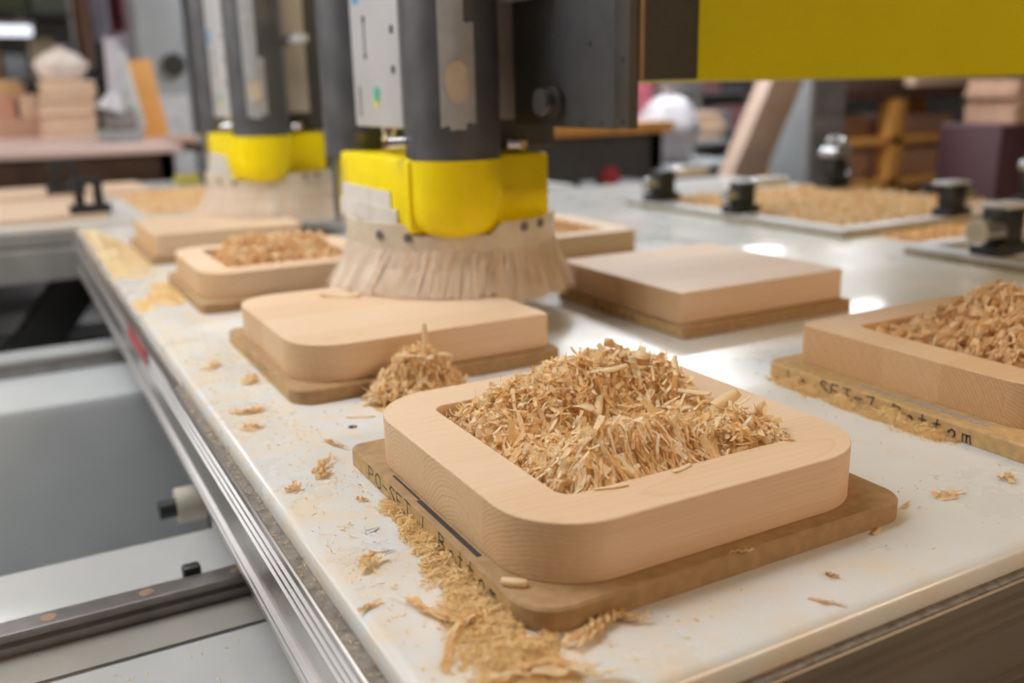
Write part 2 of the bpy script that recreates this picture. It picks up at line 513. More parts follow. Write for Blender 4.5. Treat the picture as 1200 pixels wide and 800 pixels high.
def heap(name, label, x0, x1, y0, y1, H, floor_z, n, mat, Lr=(0.008, 0.022), Wr=(0.0015, 0.005), up=0.004, fibre=None, nx=40, pad=0.0, group=None, thin=0.0, big=1.0):
    """a pile: a closed lumpy core with thousands of ribbons lying on and sticking out of it. One uncountable object."""
    root = None
    GX, GY, GZ = mound_faces(H, x0, x1, y0, y1, nx, nx)
    GZ2 = np.maximum(GZ - 0.004 + RNG.normal(0, 0.0012, GZ.shape), floor_z + 0.0003)
    bm = bmesh.new()
    vs = [[bm.verts.new((GX[i, j], GY[i, j], GZ2[i, j])) for j in range(nx)] for i in range(nx)]
    lo = [[None] * nx for _ in range(nx)]
    for i in range(nx - 1):
        for j in range(nx - 1):
            bm.faces.new((vs[i][j], vs[i + 1][j], vs[i + 1][j + 1], vs[i][j + 1]))
    # skirt down to the floor and a bottom
    ring = [(i, 0) for i in range(nx)] + [(nx - 1, j) for j in range(1, nx)] + [(i, nx - 1) for i in range(nx - 2, -1, -1)] + [(0, j) for j in range(nx - 2, 0, -1)]
    low = [bm.verts.new((vs[i][j].co.x, vs[i][j].co.y, floor_z)) for i, j in ring]
    m_ = len(ring)
    for k in range(m_):
        a, b_ = ring[k], ring[(k + 1) % m_]
        bm.faces.new((vs[a[0]][a[1]], low[k], low[(k + 1) % m_], vs[b_[0]][b_[1]]))
    bm.faces.new(low)
    core = build('core_' + name, bm, mat, None, 60)
    u = RNG.uniform(0, 1, (n * 3, 2))
    px = x0 - pad + u[:, 0] * (x1 - x0 + 2 * pad); py = y0 - pad + u[:, 1] * (y1 - y0 + 2 * pad)
    hz = H(px, py)
    keep = hz > floor_z + 0.001
    px, py, hz = px[keep][:n], py[keep][:n], hz[keep][:n]
    k = len(px)
    e = 0.002
    gx = (H(px + e, py) - H(px - e, py)) / (2 * e); gy = (H(px, py + e) - H(px, py - e)) / (2 * e)
    L = RNG.uniform(*Lr, k) ; Wd = RNG.uniform(*Wr, k)
    s = RNG.random(k)
    L = np.where(s > 0.94, L * 1.5 * big, L); Wd = np.where(s > 0.94, Wd * 1.3 * big, Wd)
    if thin:
        f = RNG.random(k) < thin
        Wd = np.where(f, 0.0009, Wd); L = np.where(f, L * 1.3, L)
    yaw = RNG.uniform(0, 2 * np.pi, k)
    slope = -(np.cos(yaw) * gx + np.sin(yaw) * gy)
    pitch = np.arctan(slope) + RNG.normal(0, 0.38, k)
    roll = RNG.normal(0, 0.55, k)
    th = RNG.choice([0.15, 0.6, 1.3, 2.6, 4.5], k, p=[.42, .25, .15, .1, .08]) * RNG.choice([-1, 1], k)
    tw = RNG.normal(0, 0.5, k)
    z = hz + RNG.uniform(-0.002, up, k)
    if fibre is not None:
        ff = fibre(px, py) > RNG.random(k)
        ya = np.arctan2(gy, gx) + np.pi + RNG.normal(0, 0.35, k)      # downhill
        yaw = np.where(ff, ya, yaw)
        sl = np.hypot(gx, gy)
        pitch = np.where(ff, np.arctan(sl) + RNG.normal(0.1, 0.25, k), pitch)
        th = np.where(ff, RNG.normal(0, 0.6, k), th)
        Wd = np.where(ff, RNG.uniform(0.0012, 0.0032, k), Wd)
        L = np.where(ff, RNG.uniform(0.014, 0.028, k), L)
    rib = strips('ribbons', np.stack([px, py, z], -1), yaw, pitch, roll, L, Wd, th, tw, mat, None, 5, RNG.uniform(0, .2, k))
    # join both into one mesh object
    bm = bmesh.new()
    bm.from_mesh(core.data); bm.from_mesh(rib.data)
    me = bpy.data.meshes.new(name)
    bm.to_mesh(me); bm.free()
    me.materials.append(mat)
    me.polygons.foreach_set('use_smooth', [True] * len(me.polygons))
    for q in (core, rib):
        d_ = q.data
        bpy.data.objects.remove(q); bpy.data.meshes.remove(d_)
    o = link(bpy.data.objects.new(name, me))
    tag(o, label, 'shavings', group, 'stuff')
    return o

def one_curl(name, label, loc, yaw, L, Wd, th, tw=0.0, pitch=0.0, roll=0.0, mat=None, group=None, thick=0.0004, cat='shaving'):
    """one loose shaving with a little thickness"""
    arr = lambda v: np.array([float(v)])
    o = strips(name, np.array([[0, 0, 0.0]]), arr(yaw), arr(pitch), arr(roll), arr(L), arr(Wd), arr(th), arr(tw), mat or SHAV, None, 12, arr(0.3))
    me = o.data
    zmin = min(v.co.z for v in me.vertices)
    bm = bmesh.new(); bm.from_mesh(me)
    bmesh.ops.solidify(bm, geom=bm.faces[:], thickness=thick)
    bm.to_mesh(me); bm.free()
    zmin = min(v.co.z for v in me.vertices)
    o.location = (loc[0], loc[1], loc[2] - zmin)
    return tag(o, label, cat, group)

def shred(name, label, loc, yaw, L, Wd, seed, strands=3, lift=0.006, mat=None, thick=0.00035):
    """a crumpled torn shaving: a few wavy strands that share a path, one mesh"""
    rr = np.random.default_rng(seed)
    bm = bmesh.new()
    n = 16
    base_a = rr.normal(0, .35, n).cumsum() * 0.35
    for q in range(strands):
        a = base_a + rr.normal(0, .22, n)
        f0 = 0.0 if q == 0 else rr.uniform(0, .35)
        f1 = 1.0 if q == 0 else rr.uniform(.6, 1)
        x = y = 0.0
        pts = []
        for i in range(n):
            pts.append((x, y, abs(math.sin(i * .8 + q * 1.3)) * lift * .7 * rr.uniform(.4, 1)))
            x += L / n * math.cos(a[i]); y += L / n * math.sin(a[i])
        i0, i1 = int(f0 * n), max(int(f1 * n), int(f0 * n) + 5)
        pts = pts[i0:i1]
        prev = None
        off = rr.normal(0, Wd * .5)
        for i, p in enumerate(pts):
            t = i / max(1, len(pts) - 1)
            wv = Wd * (.35 + .65 * math.sin(math.pi * min(1, t * .8 + .15))) * rr.uniform(.6, 1.2) / (1 if q == 0 else 1.7)
            tl_ = rr.normal(0, .32)
            c = Vector((p[0] - L / 2, p[1] + off, p[2]))
            d_ = Vector((-math.sin(a[min(i, n - 1)]), math.cos(a[min(i, n - 1)]), math.tan(max(-1.1, min(1.1, tl_))) )).normalized() * wv / 2
            cur = (bm.verts.new(c + d_), bm.verts.new(c - d_))
            if prev:
                bm.faces.new((prev[0], prev[1], cur[1], cur[0]))
            prev = cur
    bmesh.ops.solidify(bm, geom=bm.faces[:], thickness=thick)
    rot = Matrix.Rotation(yaw, 4, 'Z')
    for v in bm.verts:
        v.co = rot @ v.co
    zmin = min(v.co.z for v in bm.verts)
    for v in bm.verts:
        v.co.z -= zmin
    o = build(name, bm, mat or SHAV, None, 60)
    o.location = loc
    return tag(o, label, 'shaving')

# handwriting --------------------------------------------------------
GL = {
 'P': [[(0, 0), (0, 1), (.45, .95), (.6, .75), (.45, .5), (0, .48)]],
 'O': [[(.3, 1), (.05, .75), (.02, .3), (.3, 0), (.6, .2), (.62, .75), (.3, 1)]],
 'D': [[(0, 0), (0, 1), (.4, .9), (.62, .5), (.55, .1)]],
 '-': [[(.05, .5), (.5, .5)]],
 'S': [[(.55, .9), (.25, 1), (.05, .78), (.3, .52), (.55, .28), (.35, 0), (0, .1)]],
 'E': [[(.5, 1), (0, 1), (0, 0), (.5, 0)], [(0, .5), (.4, .5)]],
 'T': [[(0, 1), (.6, 1)], [(.3, 1), (.3, 0)]],
 '1': [[(.2, 1), (.1, 0)]],
 'B': [[(0, 0), (.05, 1), (.45, .9), (.45, .6), (.05, .5), (.5, .42), (.5, .1), (0, 0)]],
 'o': [[(.25, .55), (.05, .4), (.05, .1), (.25, 0), (.45, .2), (.4, .5), (.25, .55)]],
 't': [[(.2, .95), (.2, .1), (.35, 0)], [(0, .6), (.42, .62)]],
 'm': [[(0, 0), (.02, .5), (.2, .5), (.22, 0), (.24, .45), (.42, .5), (.46, 0)]],
 'L': [[(.05, 1), (0, 0), (.5, .05)]],
 'w': [[(0, .5), (.1, 0), (.25, .4), (.38, 0), (.5, .55)]],
 '7': [[(0, .95), (.5, 1), (.2, 0)]],
 '=': [[(.05, .6), (.45, .62)], [(.05, .35), (.45, .37)]],
 ' ': [],
}

def glyph_quads(ch, hx, h, thick, rr):
    """strokes of one letter as flat ribbons in (s, t)"""
    out = []
    for st in GL[ch]:
        st = [((a + rr.uniform(-.03, .03)) * hx, (b + rr.uniform(-.04, .04)) * h) for a, b in st]
        for p, q in zip(st[:-1], st[1:]):
            dx, dy = q[0] - p[0], q[1] - p[1]
            l = math.hypot(dx, dy) or 1e-6
            nx, ny = -dy / l * thick / 2, dx / l * thick / 2
            ex, ey = dx / l * thick / 2, dy / l * thick / 2
            out.append([(p[0] - ex + nx, p[1] - ey + ny), (q[0] + ex + nx, q[1] + ey + ny), (q[0] + ex - nx, q[1] + ey - ny), (p[0] - ex - nx, p[1] - ey - ny)])
    return out

def ink_on_left_face(parent, text, x, y_start, z0, h, pitch, thick, mat=None):
    """writing that runs towards -Y on a face looking to -X (local coordinates of parent); every letter is a part"""
    rr = random.Random(len(text) * 7 + 3)
    for i, ch in enumerate(text):
        if ch == ' ':
            continue
        bm = bmesh.new()
        prev = None
        for q in glyph_quads(ch, pitch * 1.15, h, thick, rr):
            vs = [bm.verts.new((x, y_start - i * pitch - a, z0 + b)) for a, b in q]
            bm.faces.new(vs)
        bmesh.ops.remove_doubles(bm, verts=bm.verts, dist=0.0001)
        build('letter', bm, mat or INK, parent, 0)

# ------------------------------------------------------------------ SETTING
def structure(o):
    o['kind'] = 'structure'
    return o
FZ = -0.90
structure(box('floor', (-12, -4, FZ - 0.1), (18, 19, FZ), CONC))
structure(box('wall_back', (-12, 18.9, FZ), (18, 19.1, 2.9), WALLM))
structure(box('wall_left', (-12.2, -4, FZ), (-12, 18.9, 2.9), WALLM))
structure(box('wall_front', (-12, -4.2, FZ), (18, -4, 2.9), WALLM))
structure(box('ceiling', (-12.2, -4.2, 2.9), (18, 19.1, 3.0), WALLM))
structure(box('wall_right', (17.8, -4, FZ), (18.0, 18.9, 2.9), WALLM))

# ------------------------------------------------------------------ MACHINE BED AND ROUTER TABLE
TX0, TX1, TY0, TY1 = 0.189, 2.80, 0.421, 3.20
tb = empty('router_table', (0, 0, -0.13), 'long white topped machine table with aluminium edge carrying the wooden boards', 'table')
def tl(o):                                     # children are written in world coordinates
    o.location.z = 0.13
    return o
bm = bmesh.new()
# slab with a generous round-over on its upper edge
def rloop(ins, z):
    return loop(bm, rrect(TX0, TY0, TX1, TY1, (0.012,) * 4, ins, 6), z)
prof = [(0.0, -0.02), (0.0, -0.011), (0.0008, -0.007), (0.003, -0.0035), (0.007, -0.001), (0.012, 0.0)]
ls = [rloop(a, z) for a, z in prof]
for a, b_ in zip(ls[:-1], ls[1:]):
    bridge(bm, a, b_)
bm.faces.new(ls[-1]); bm.faces.new(ls[0][::-1])
tl(build('slab', bm, SLAB, tb, 50))
OX, OY = 0.1755, 0.4095

def edge_profile(o, s):
    """o = outer plane, s = +1 inward direction"""
    P = [(0, -0.0215), (0.0015, -0.02)]
    P += [(0.09, -0.02), (0.09, -0.128)]
    P += [(-0.003, -0.128), (-0.003, -0.1205), (0.0, -0.1195), (0.0, -0.1165), (-0.002, -0.1155), (-0.002, -0.112), (0.0035, -0.110)]
    P += [(0.0035, -0.066), (0.0, -0.0645)]
    z = -0.0615
    for k in range(3):
        P += [(0.0, z), (0.004, z + 0.0018), (0.004, z + 0.0062), (0.0, z + 0.008)]
        z += 0.0122
    return [(o + s * a, zz) for a, zz in P]
tl(extrude_profile('side_rail', edge_profile(OX, 1), 'y', OY, TY1 + 0.01, ALU, tb))
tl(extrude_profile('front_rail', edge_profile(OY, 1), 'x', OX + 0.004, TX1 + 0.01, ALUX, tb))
tl(box('table_core', (OX + 0.09, OY + 0.09, -0.125), (TX1, TY1, -0.021), DKPAINT, tb))
# gritty dust in the ledge beside the slab
bm = bmesh.new()
bx(bm, (OX + 0.002, OY + 0.003, -0.0202), (TX0 - 0.0005, 1.35, -0.0188))
o = tl(build('ledge_dirt', bm, DUSTYALU, tb))
bm = bmesh.new()
bx(bm, (TX0, OY + 0.002, -0.0202), (TX1, TY0 - 0.0005, -0.0188))
tl(build('ledge_dirt', bm, DUSTYALU, tb))
tl(cyl('mounting_hole', (0.325, 1.004, -0.004), (0.325, 1.004, 0.0003), 0.0055, BLACK, tb))
for (ix, iy, a, s_) in ((0.252, 0.735, .5, .012), (0.246, 0.69, -.3, .013), (0.262, 0.607, .4, .010), (0.262, 0.585, -.2, .016), (0.252, 0.557, .2, .016), (0.285, 0.50, .3, .010), (0.245, 0.565, .9, .012), (0.3, 1.30, .2, .02)):
    bm = bmesh.new()
    rr = random.Random(int(ix * 1e4 + iy * 1e3))
    for k in range(3):
        q = Matrix.Translation((ix + rr.uniform(-.004, .004), iy + rr.uniform(-.004, .004), 0.0002)) @ Matrix.Rotation(a + rr.uniform(-.5, .5), 4, 'Z')
        vs = [bm.verts.new(q @ Vector(v)) for v in ((-s_ / 2, -.0008, 0), (s_ / 2, -.0003, 0), (s_ / 2, .0006, 0), (-s_ / 2, .0009, 0))]
        bm.faces.new(vs)
    tl(build('ink_mark', bm, INKG, tb, 0))
tl(box('red_sticker', (OX - 0.0008, 1.62, -0.058), (OX + 0.001, 1.86, -0.030), RED, tb))
# hanging bracket and knob under the table's left side
br = tl(box('stop_bracket', (0.205, 1.36, -0.36), (0.24, 1.40, -0.128), STEEL, tb))
tl(box('stop_bracket', (0.205, 1.30, -0.33), (0.235, 1.33, -0.128), PALEALU, tb))
kb = tl(cyl('stop_knob', (0.165, 1.385, -0.215), (0.207, 1.385, -0.215), 0.027, plain('cream_plastic', (0.62, 0.56, 0.46), 0.4), tb))
k2 = cyl('knob_screw', (0.14, 1.385, -0.217), (0.167, 1.385, -0.217), 0.014, BLACK, kb)
# carriages that ride on the rails
tl(box('carriage', (0.30, 1.02, -0.205), (0.50, 1.14, -0.127), STEEL, tb, 0.004))
tl(box('carriage', (0.30, 2.24, -0.205), (0.50, 2.36, -0.127), STEEL, tb, 0.004))
for yy in (1.08, 2.3):
    tl(box('carriage', (2.3, yy - .06, -0.205), (2.5, yy + .06, -0.127), STEEL, tb, 0.004))

bed = empty('machine_bed', (0, 1.2, FZ), 'painted grey machine bed with steel rails running under the white table', 'machine')
def bl(o):
    o.location = (0, -1.2, -FZ)
    return o
bl(box('near_beam', (-2.2, 0.99, FZ), (3.2, 1.275, -0.21), PAINTW, bed, 0.006))
bl(box('far_beam', (-2.2, 2.02, FZ), (3.2, 2.55, -0.21), PAINT, bed, 0.03))
bl(box('tray_pan', (-2.2, 0.45, FZ), (3.2, 0.9895, -0.2101), PAINTW, bed, 0.004))
bl(box('valley_pan', (-2.2, 1.28, FZ), (3.2, 2.015, -0.62), PAINT, bed))
def rail(y0, n0):
    P = [(0, -0.21), (0, -0.197), (0.006, -0.193), (0.006, -0.187), (0, -0.184), (0, -0.1805), (0.0008, -0.18), (0.0302, -0.18), (0.031, -0.1805), (0.031, -0.184), (0.025, -0.187), (0.025, -0.193), (0.031, -0.197), (0.031, -0.21)]
    r_ = bl(extrude_profile('linear_rail', [(y0 + a, z) for a, z in P], 'x', -2.2, 3.2, STEEL, bed))
    x = n0
    while x < 0.2:
        c = cyl('bolt_cap', (x, y0 + 0.0155, -0.1815), (x, y0 + 0.0155, -0.1797), 0.0085, BRONZE, r_, 20)
        x += 0.1045
bl(box('beam_strip', (-2.2, 0.992, -0.2105), (3.2, 1.056, -0.2085), plain('beam_strip_grey', (0.30, 0.28, 0.24), 0.5, 0, 0.1), bed))  # darker grey-beige strip along the beam top beside the rail
rail(1.056, -0.23)
rail(2.26, -0.25)
bl(box('rail_stop', (0.128, 1.09, -0.21), (0.150, 1.108, -0.172), BLACK, bed, 0.004))

# second table behind
t2 = empty('rear_table', (0, 3.3, FZ), 'second machine table behind the first with wood sheets and dust on it', 'table')
def t2l(o):
    o.location = (0, -3.3, -FZ)
    return o
t2l(box('slab', (-1.8, 3.275, -0.02), (2.08, 4.75, 0.0), SLAB, t2, 0.004))
t2l(extrude_profile('front_rail', [(3.262 + a, z - 0.001) for a, z in ((0, -0.02), (0.1, -0.02), (0.1, -0.17), (0, -0.17), (0, -0.075), (0.006, -0.07), (0.006, -0.06), (0, -0.055))], 'x', -1.8, 2.08, plain('rear_rail_grey', (0.40, 0.385, 0.35), 0.4, 0.5, 0.1), t2))
t2l(box('table_core', (-1.75, 3.37, -0.17), (2.03, 4.7, -0.021), DKPAINT, t2))
for x in (-1.6, 1.9):
    for y in (3.5, 4.6):
        t2l(box('leg', (x - .05, y - .05, FZ), (x + .05, y + .05, -0.17), DKPAINT, t2))
bm = bmesh.new()
q = Matrix.Translation((0.02, 3.42, -0.42)) @ Matrix.Rotation(R(-52), 4, 'Y')
bx(bm, (-0.42, -0.04, -0.07), (0.42, 0.04, 0.07), 0.01, q)
t2l(build('diagonal_brace', bm, BLACK, t2))
box_ = t2l(box('lower_shelf', (-1.6, 3.45, FZ + 0.25), (1.9, 4.65, FZ + 0.28), GREYC, t2))
for x0, x1, y0, y1, lab in ((-1.0, 0.55, 4.15, 4.62, 'pale wood sheet lying at the back of the rear machine table'), (-1.0, 0.30, 3.36, 3.98, 'wide pale wood sheet at the front edge of the rear machine table')):
    tag(box('wood_sheet', (x0, y0, 0.0), (x1, y1, 0.018), BPALE, None, 0.002), lab, 'wood sheet')

# ------------------------------------------------------------------ FIXTURE BASES AND TRAYS
TB = 0.0194
def base(x0, y0, x1, y1, rad, label, mat=MDF):
    bm = slab_bm(0, 0, x1 - x0, y1 - y0, rad, TB, 0.0022, None, 0.0008)
    root = build('fixture_base', bm, mat)
    root.location = (x0, y0, 0)
    return tag(root, label, 'base')

b1 = base(0.2865, 0.508, 0.676, 0.902, (0.034, 0.026, 0.03, 0.012), 'brown base board under the front shavings filled tray, PO-SET written on it')
# raw left edge with the writing, painted paler as lit from the left
def edge_strip(par, x, y0, y1, z0=0.0012, z1=0.0172):
    bm = bmesh.new()
    vs = [bm.verts.new((x, y, z)) for y, z in ((y0, z0), (y1, z0), (y1, z1), (y0, z1))]
    bm.faces.new(vs)
    return build('raw_lit_edge', bm, MDFY, par, 0)
edge_strip(b1, -0.0002, 0.035, 0.381)
ink_on_left_face(b1, 'PO-SET 1 Bottom', -0.0004, 0.842 - 0.508, 0.0022, 0.0150, 0.0190, 0.0016)
bm = bmesh.new()
for a, b_ in ((0.80, 0.735), (0.734, 0.61)):
    v0, v1 = (0.2962 if a > .79 else 0.2958) - 0.2865, (0.2958 if a > .79 else 0.2930) - 0.2865
    bx(bm, (min(v0, v1) - 0.0006, b_ - 0.508, TB), (max(v0, v1) + 0.0012, a - 0.508 - 0.001, TB + 0.0004))
build('marker_line', bm, INK, b1, 0)
b2 = base(0.287, 1.108, 0.678, 1.50, (0.03, 0.01, 0.02, 0.02), 'brown base board under the flat board below the near brush')
edge_strip(b2, -0.0002, 0.031, 0.37)
ink_on_left_face(b2, 'PO-SET 1', -0.0004, 0.26, 0.003, 0.013, 0.022, 0.0014)
b3 = base(0.876, 0.496, 1.285, 0.905, (0.02, 0.02, 0.02, 0.02), 'brown base board under the right hand tray, SET and Bottom written on it', MDFY)
ink_on_left_face(b3, 'Lm SET-7 Bottom', -0.0004, 0.861 - 0.496, 0.0022, 0.0150, 0.0185, 0.0019)
bm = bmesh.new(); bx(bm, (0.018, 0.09, TB), (0.022, 0.27, TB + 0.0003)); bx(bm, (0.027, 0.09, TB), (0.0285, 0.2, TB + 0.0003))
build('marker_line', bm, INKG, b3, 0)
b4 = base(0.898, 1.101, 1.262, 1.48, (0.006, 0.006, 0.02, 0.006), 'brown base board under the plain square board in the second row')
edge_strip(b4, -0.0002, 0.007, 0.37)
ink_on_left_face(b4, 'Bottom', -0.0004, 0.255, 0.003, 0.013, 0.022, 0.0016)
b5 = base(0.287, 1.706, 0.675, 2.09, (0.02,) * 4, 'brown base board under the shavings filled tray in the third row')
b6 = base(0.89, 1.706, 1.27, 2.09, (0.01,) * 4, 'brown base board under the tray behind the plain square board')
b7 = base(0.287, 2.31, 0.675, 2.70, (0.02,) * 4, 'brown base board under the flat board below the far brush')

POCK = (0.054, 0.053, 0.054, 0.053, 0.016, 0.040)
tray('wooden_tray', 0.3001, 0.525, 0.6581, 0.8864, (0.07,) * 4, [0.613, 0.732], 'front pale maple tray heaped with shavings, nearest and sharpest of the trays', POCK,
     tones=[0.12, 0.02, -0.02], centres=[(0.02, -0.06), (0.14, -0.035), (0.262, -0.012)])
tray('wooden_board', 0.300, 1.1226, 0.665, 1.486, (0.07, 0.003, 0.003, 0.06), [1.20, 1.31, 1.40], 'flat maple board with rounded left corners under the near brush', None,
     tones=[0.08, -0.05, 0.10, 0.0])
tray('wooden_tray', 0.9126, 0.520, 1.2726, 0.8864, (0.07, 0.07, 0.07, 0.022), [0.583, 0.663, 0.744], 'right hand maple tray of square back corner piled high with darker shavings', POCK,
     tones=[0.26, 0.30, 0.20, 0.28], centres=[(0.10, -0.08), (0.28, -0.10), (0.30, -0.06), (0.45, -0.09)])
tray('wooden_board', 0.904, 1.123, 1.260, 1.483, (0.006,) * 4, [1.21, 1.30, 1.40], 'plain square maple board with sharp corners in the second row', None,
     tones=[0.0, 0.13, -0.06, 0.07])
tray('wooden_tray', 0.300, 1.722, 0.660, 2.083, (0.06,) * 4, [1.80, 1.95], 'maple tray with rounded corners and golden shavings left of the near brush', POCK, tones=[0.12, 0.0, 0.05])
tray('wooden_tray', 0.905, 1.722, 1.262, 2.083, (0.02,) * 4, [1.82, 1.96], 'maple tray half hidden by the yellow brush cover, behind the plain board', POCK, tones=[0.10, 0.05, 0.08])
tray('wooden_board', 0.300, 2.325, 0.660, 2.685, (0.02,) * 4, [2.45, 2.57], 'flat maple board below the far brush at the table end', None, tones=[0.08, 0.02, 0.05])

# ------------------------------------------------------------------ HEAPS
ZT = TB + 0.05
def g(x, y, cx, cy, sx, sy, h):
    return h * np.exp(-((x - cx) / sx) ** 2 - ((y - cy) / sy) ** 2)
_nr = np.random.default_rng(5)
_nd = [(f, a, p, 1.0 / (1 + i * .25)) for i, (f, a, p) in enumerate(zip(np.geomspace(1, 9, 12), _nr.uniform(0, 6.28, 12), _nr.uniform(0, 6.28, 12)))]
def fbm(x, y, s):
    """broken up noise, about 0..1"""
    v = 0
    for f, a, p, w_ in _nd:
        v = v + w_ * np.sin((x * np.cos(a) + y * np.sin(a)) * s * f + p + 1.7 * np.sin((y * np.cos(a) - x * np.sin(a)) * s * f * .6 + p))
    return np.clip(0.5 + v / 6.0, 0, 1)
def lump(x, y, s=90.0):
    return 0.0035 * np.sin(x * s + 1.3 * np.sin(y * s * .7)) * np.cos(y * s * 1.1 + 0.7)
def box_mask(x, y, x0, y0, x1, y1, soft):
    a = np.clip((x - x0) / soft, 0, 1) * np.clip((x1 - x) / soft, 0, 1) * np.clip((y - y0) / soft, 0, 1) * np.clip((y1 - y) / soft, 0, 1)
    return a
def H1(x, y):
    h = ZT - 0.012 + g(x, y, .53, .79, .095, .055, .044) + g(x, y, .43, .775, .07, .045, .022) + g(x, y, .455, .630, .095, .034, .036) + g(x, y, .575, .61, .04, .04, .018) + g(x, y, .60, .73, .045, .06, .022)
    h = h - g(x, y, .52, .70, .075, .035, .012) + lump(x, y)
    m_ = box_mask(x, y, .352, .566, .612, .836, .018)
    left = np.clip((x - .352) / .03, 0, 1)
    h = ZT - 0.040 + (h - ZT + 0.040) * np.clip(m_, 0, 1) ** 0.45 * (0.55 + 0.45 * left)
    return np.where(y < .575, np.where(h > ZT, h, 0), h) if False else h
def F1(x, y):
    return np.clip((0.632 - y) / 0.03, 0, 1) * np.clip((0.56 - x) / 0.05, 0, 1) * 0.8
heap('shavings_heap', 'big pale golden heap of curled shavings filling the front tray', .357, .601, .575, .831, H1, ZT - 0.0395, 4600, SHAV,
     (0.008, 0.021), (0.0016, 0.0052), 0.007, F1, 48, thin=0.22, big=1.35)
def H3(x, y):
    h = ZT - 0.012 + g(x, y, 1.10, .735, .055, .06, .055) + g(x, y, 1.09, .66, .10, .06, .030) + g(x, y, 1.02, .66, .04, .08, .012) + 0.6 * lump(x, y)
    m_ = box_mask(x, y, .964, .57, 1.222, .836, .02)
    return ZT - 0.040 + (h - ZT + 0.040) * m_ ** 0.45
heap('shavings_heap', 'tall darker heap of flaky shavings in the right hand tray', .968, 1.217, .575, .832, H3, ZT - 0.0395, 3600, SHAV_D,
     (0.010, 0.026), (0.003, 0.009), 0.008, lambda x, y: 0.5 + 0 * x, 44)
def H5(x, y):
    h = ZT - 0.012 + g(x, y, .42, 1.90, .06, .07, .040) + g(x, y, .54, 1.92, .08, .08, .032) + lump(x, y, 60)
    return ZT - 0.040 + (h - ZT + 0.040) * box_mask(x, y, .354, 1.776, .606, 2.03, .03) ** 0.5
heap('shavings_heap', 'golden shavings heap in the rounded tray left of the near brush', .356, .604, 1.778, 2.028, H5, ZT - 0.0395, 1600, SHAV_D,
     (0.012, 0.03), (0.003, 0.008), 0.012, None, 34)
def H6(x, y):
    h = ZT - 0.012 + g(x, y, 1.05, 1.90, .11, .1, .030) + lump(x, y, 60)
    return ZT - 0.040 + (h - ZT + 0.040) * box_mask(x, y, .96, 1.776, 1.207, 2.03, .03) ** 0.5
heap('shavings_heap', 'low orange shavings heap in the tray behind the plain board', .961, 1.206, 1.778, 2.028, H6, ZT - 0.0395, 1200, SHAV_D,
     (0.01, 0.025), (0.003, 0.007), 0.008, None, 30)
# clump standing against the board under the brush
def H2(x, y):
    a = g(x, y, .447, 1.08, .034, .030, .085)
    return -0.004 + 0.056 * np.tanh(a / 0.056) + g(x, y, .40, 1.075, .03, .022, .014) + 0.8 * lump(x, y, 110)
heap('shavings_clump', 'clump of stringy shavings leaning on the flat board front edge', .37, .50, 1.035, 1.106, H2, 0.0, 1300, SHAV,
     (0.014, 0.034), (0.0012, 0.004), 0.012, None, 30)
# low drifts
def HD1(x, y):
    c = .2845 - np.clip((.62 - y) / .15, -0.2, 1) * 0.02
    wd = .010 + np.clip((.80 - y) / .3, 0, 1) * .020
    h = 0.0085 * np.exp(-((x - c) / wd) ** 2) * np.clip((.80 - y) / .05, 0, 1) * np.clip((y - .44) / .06, 0, 1)
    return h * (0.3 + 1.1 * fbm(x, y, 150)) - 0.0016 * (0.4 + fbm(y, x, 60))
def drift(name, label, x0, x1, y0, y1, H, n, avoid=None, mat=DUST, core=True, Lr=(0.002, 0.0065), Wr=(0.0005, 0.0012), tail=0.0):
    u = RNG.uniform(0, 1, (n * 6, 2))
    px = x0 + u[:, 0] * (x1 - x0); py = y0 + u[:, 1] * (y1 - y0)
    h = H(px, py)
    keep = RNG.random(len(px)) < np.clip((h + 0.0009) / 0.004, tail, 1)
    if avoid: keep &= ~avoid(px, py)
    px, py, h = px[keep][:n], py[keep][:n], h[keep][:n]
    k = len(px)
    o = strips(name, np.stack([px, py, np.maximum(h, 0) * RNG.uniform(.5, 1.05, k) + 0.0006], -1), RNG.uniform(0, 6.28, k), RNG.normal(0, .35, k), RNG.normal(0, .6, k),
               RNG.uniform(*Lr, k), RNG.uniform(*Wr, k), RNG.normal(0, 1.2, k), RNG.normal(0, .5, k), mat, None, 3)
    if core:
        nx = 60
        GX, GY, GZ = mound_faces(H, x0, x1, y0, y1, nx, nx)
        bm = bmesh.new(); bm.from_mesh(o.data)
        vs = {}
        for i in range(nx):
            for j in range(nx):
                vs[i, j] = bm.verts.new((GX[i, j], GY[i, j], GZ[i, j] - 0.0003 if GZ[i, j] > 0.0004 else -0.0008))
        for i in range(nx - 1):
            for j in range(nx - 1):
                q = [(i, j), (i + 1, j), (i + 1, j + 1), (i, j + 1)]
                if max(vs[a].co.z for a in q) > 0:
                    if avoid and any(avoid(np.array([vs[a].co.x]), np.array([vs[a].co.y]))[0] for a in q):
                        continue
                    bm.faces.new([vs[a] for a in q])
        bmesh.ops.delete(bm, geom=[v for v in bm.verts if not v.link_faces], context='VERTS')
        bm.to_mesh(o.data); bm.free()
        o.data.polygons.foreach_set('use_smooth', [True] * len(o.data.polygons))
    return tag(o, label, 'sawdust', None, 'stuff')
av1 = lambda x, y: (x > .2865) & (y > .515)
drift('sawdust_drift', 'golden sawdust drift along the left edge of the front base board', .225, .36, .43, .80, HD1, 15000, av1, Lr=(0.0025, 0.0065), Wr=(0.0004, 0.0009))
def HD3(x, y):
    wd = .014
    h = 0.010 * np.exp(-((x - .872) / wd) ** 2) * np.clip((y - .60) / .03, 0, 1) * np.clip((.90 - y) / .05, 0, 1)
    return h * (0.2 + 1.4 * fbm(x, y, 90)) - 0.0014 * (0.4 + fbm(y, x, 60))
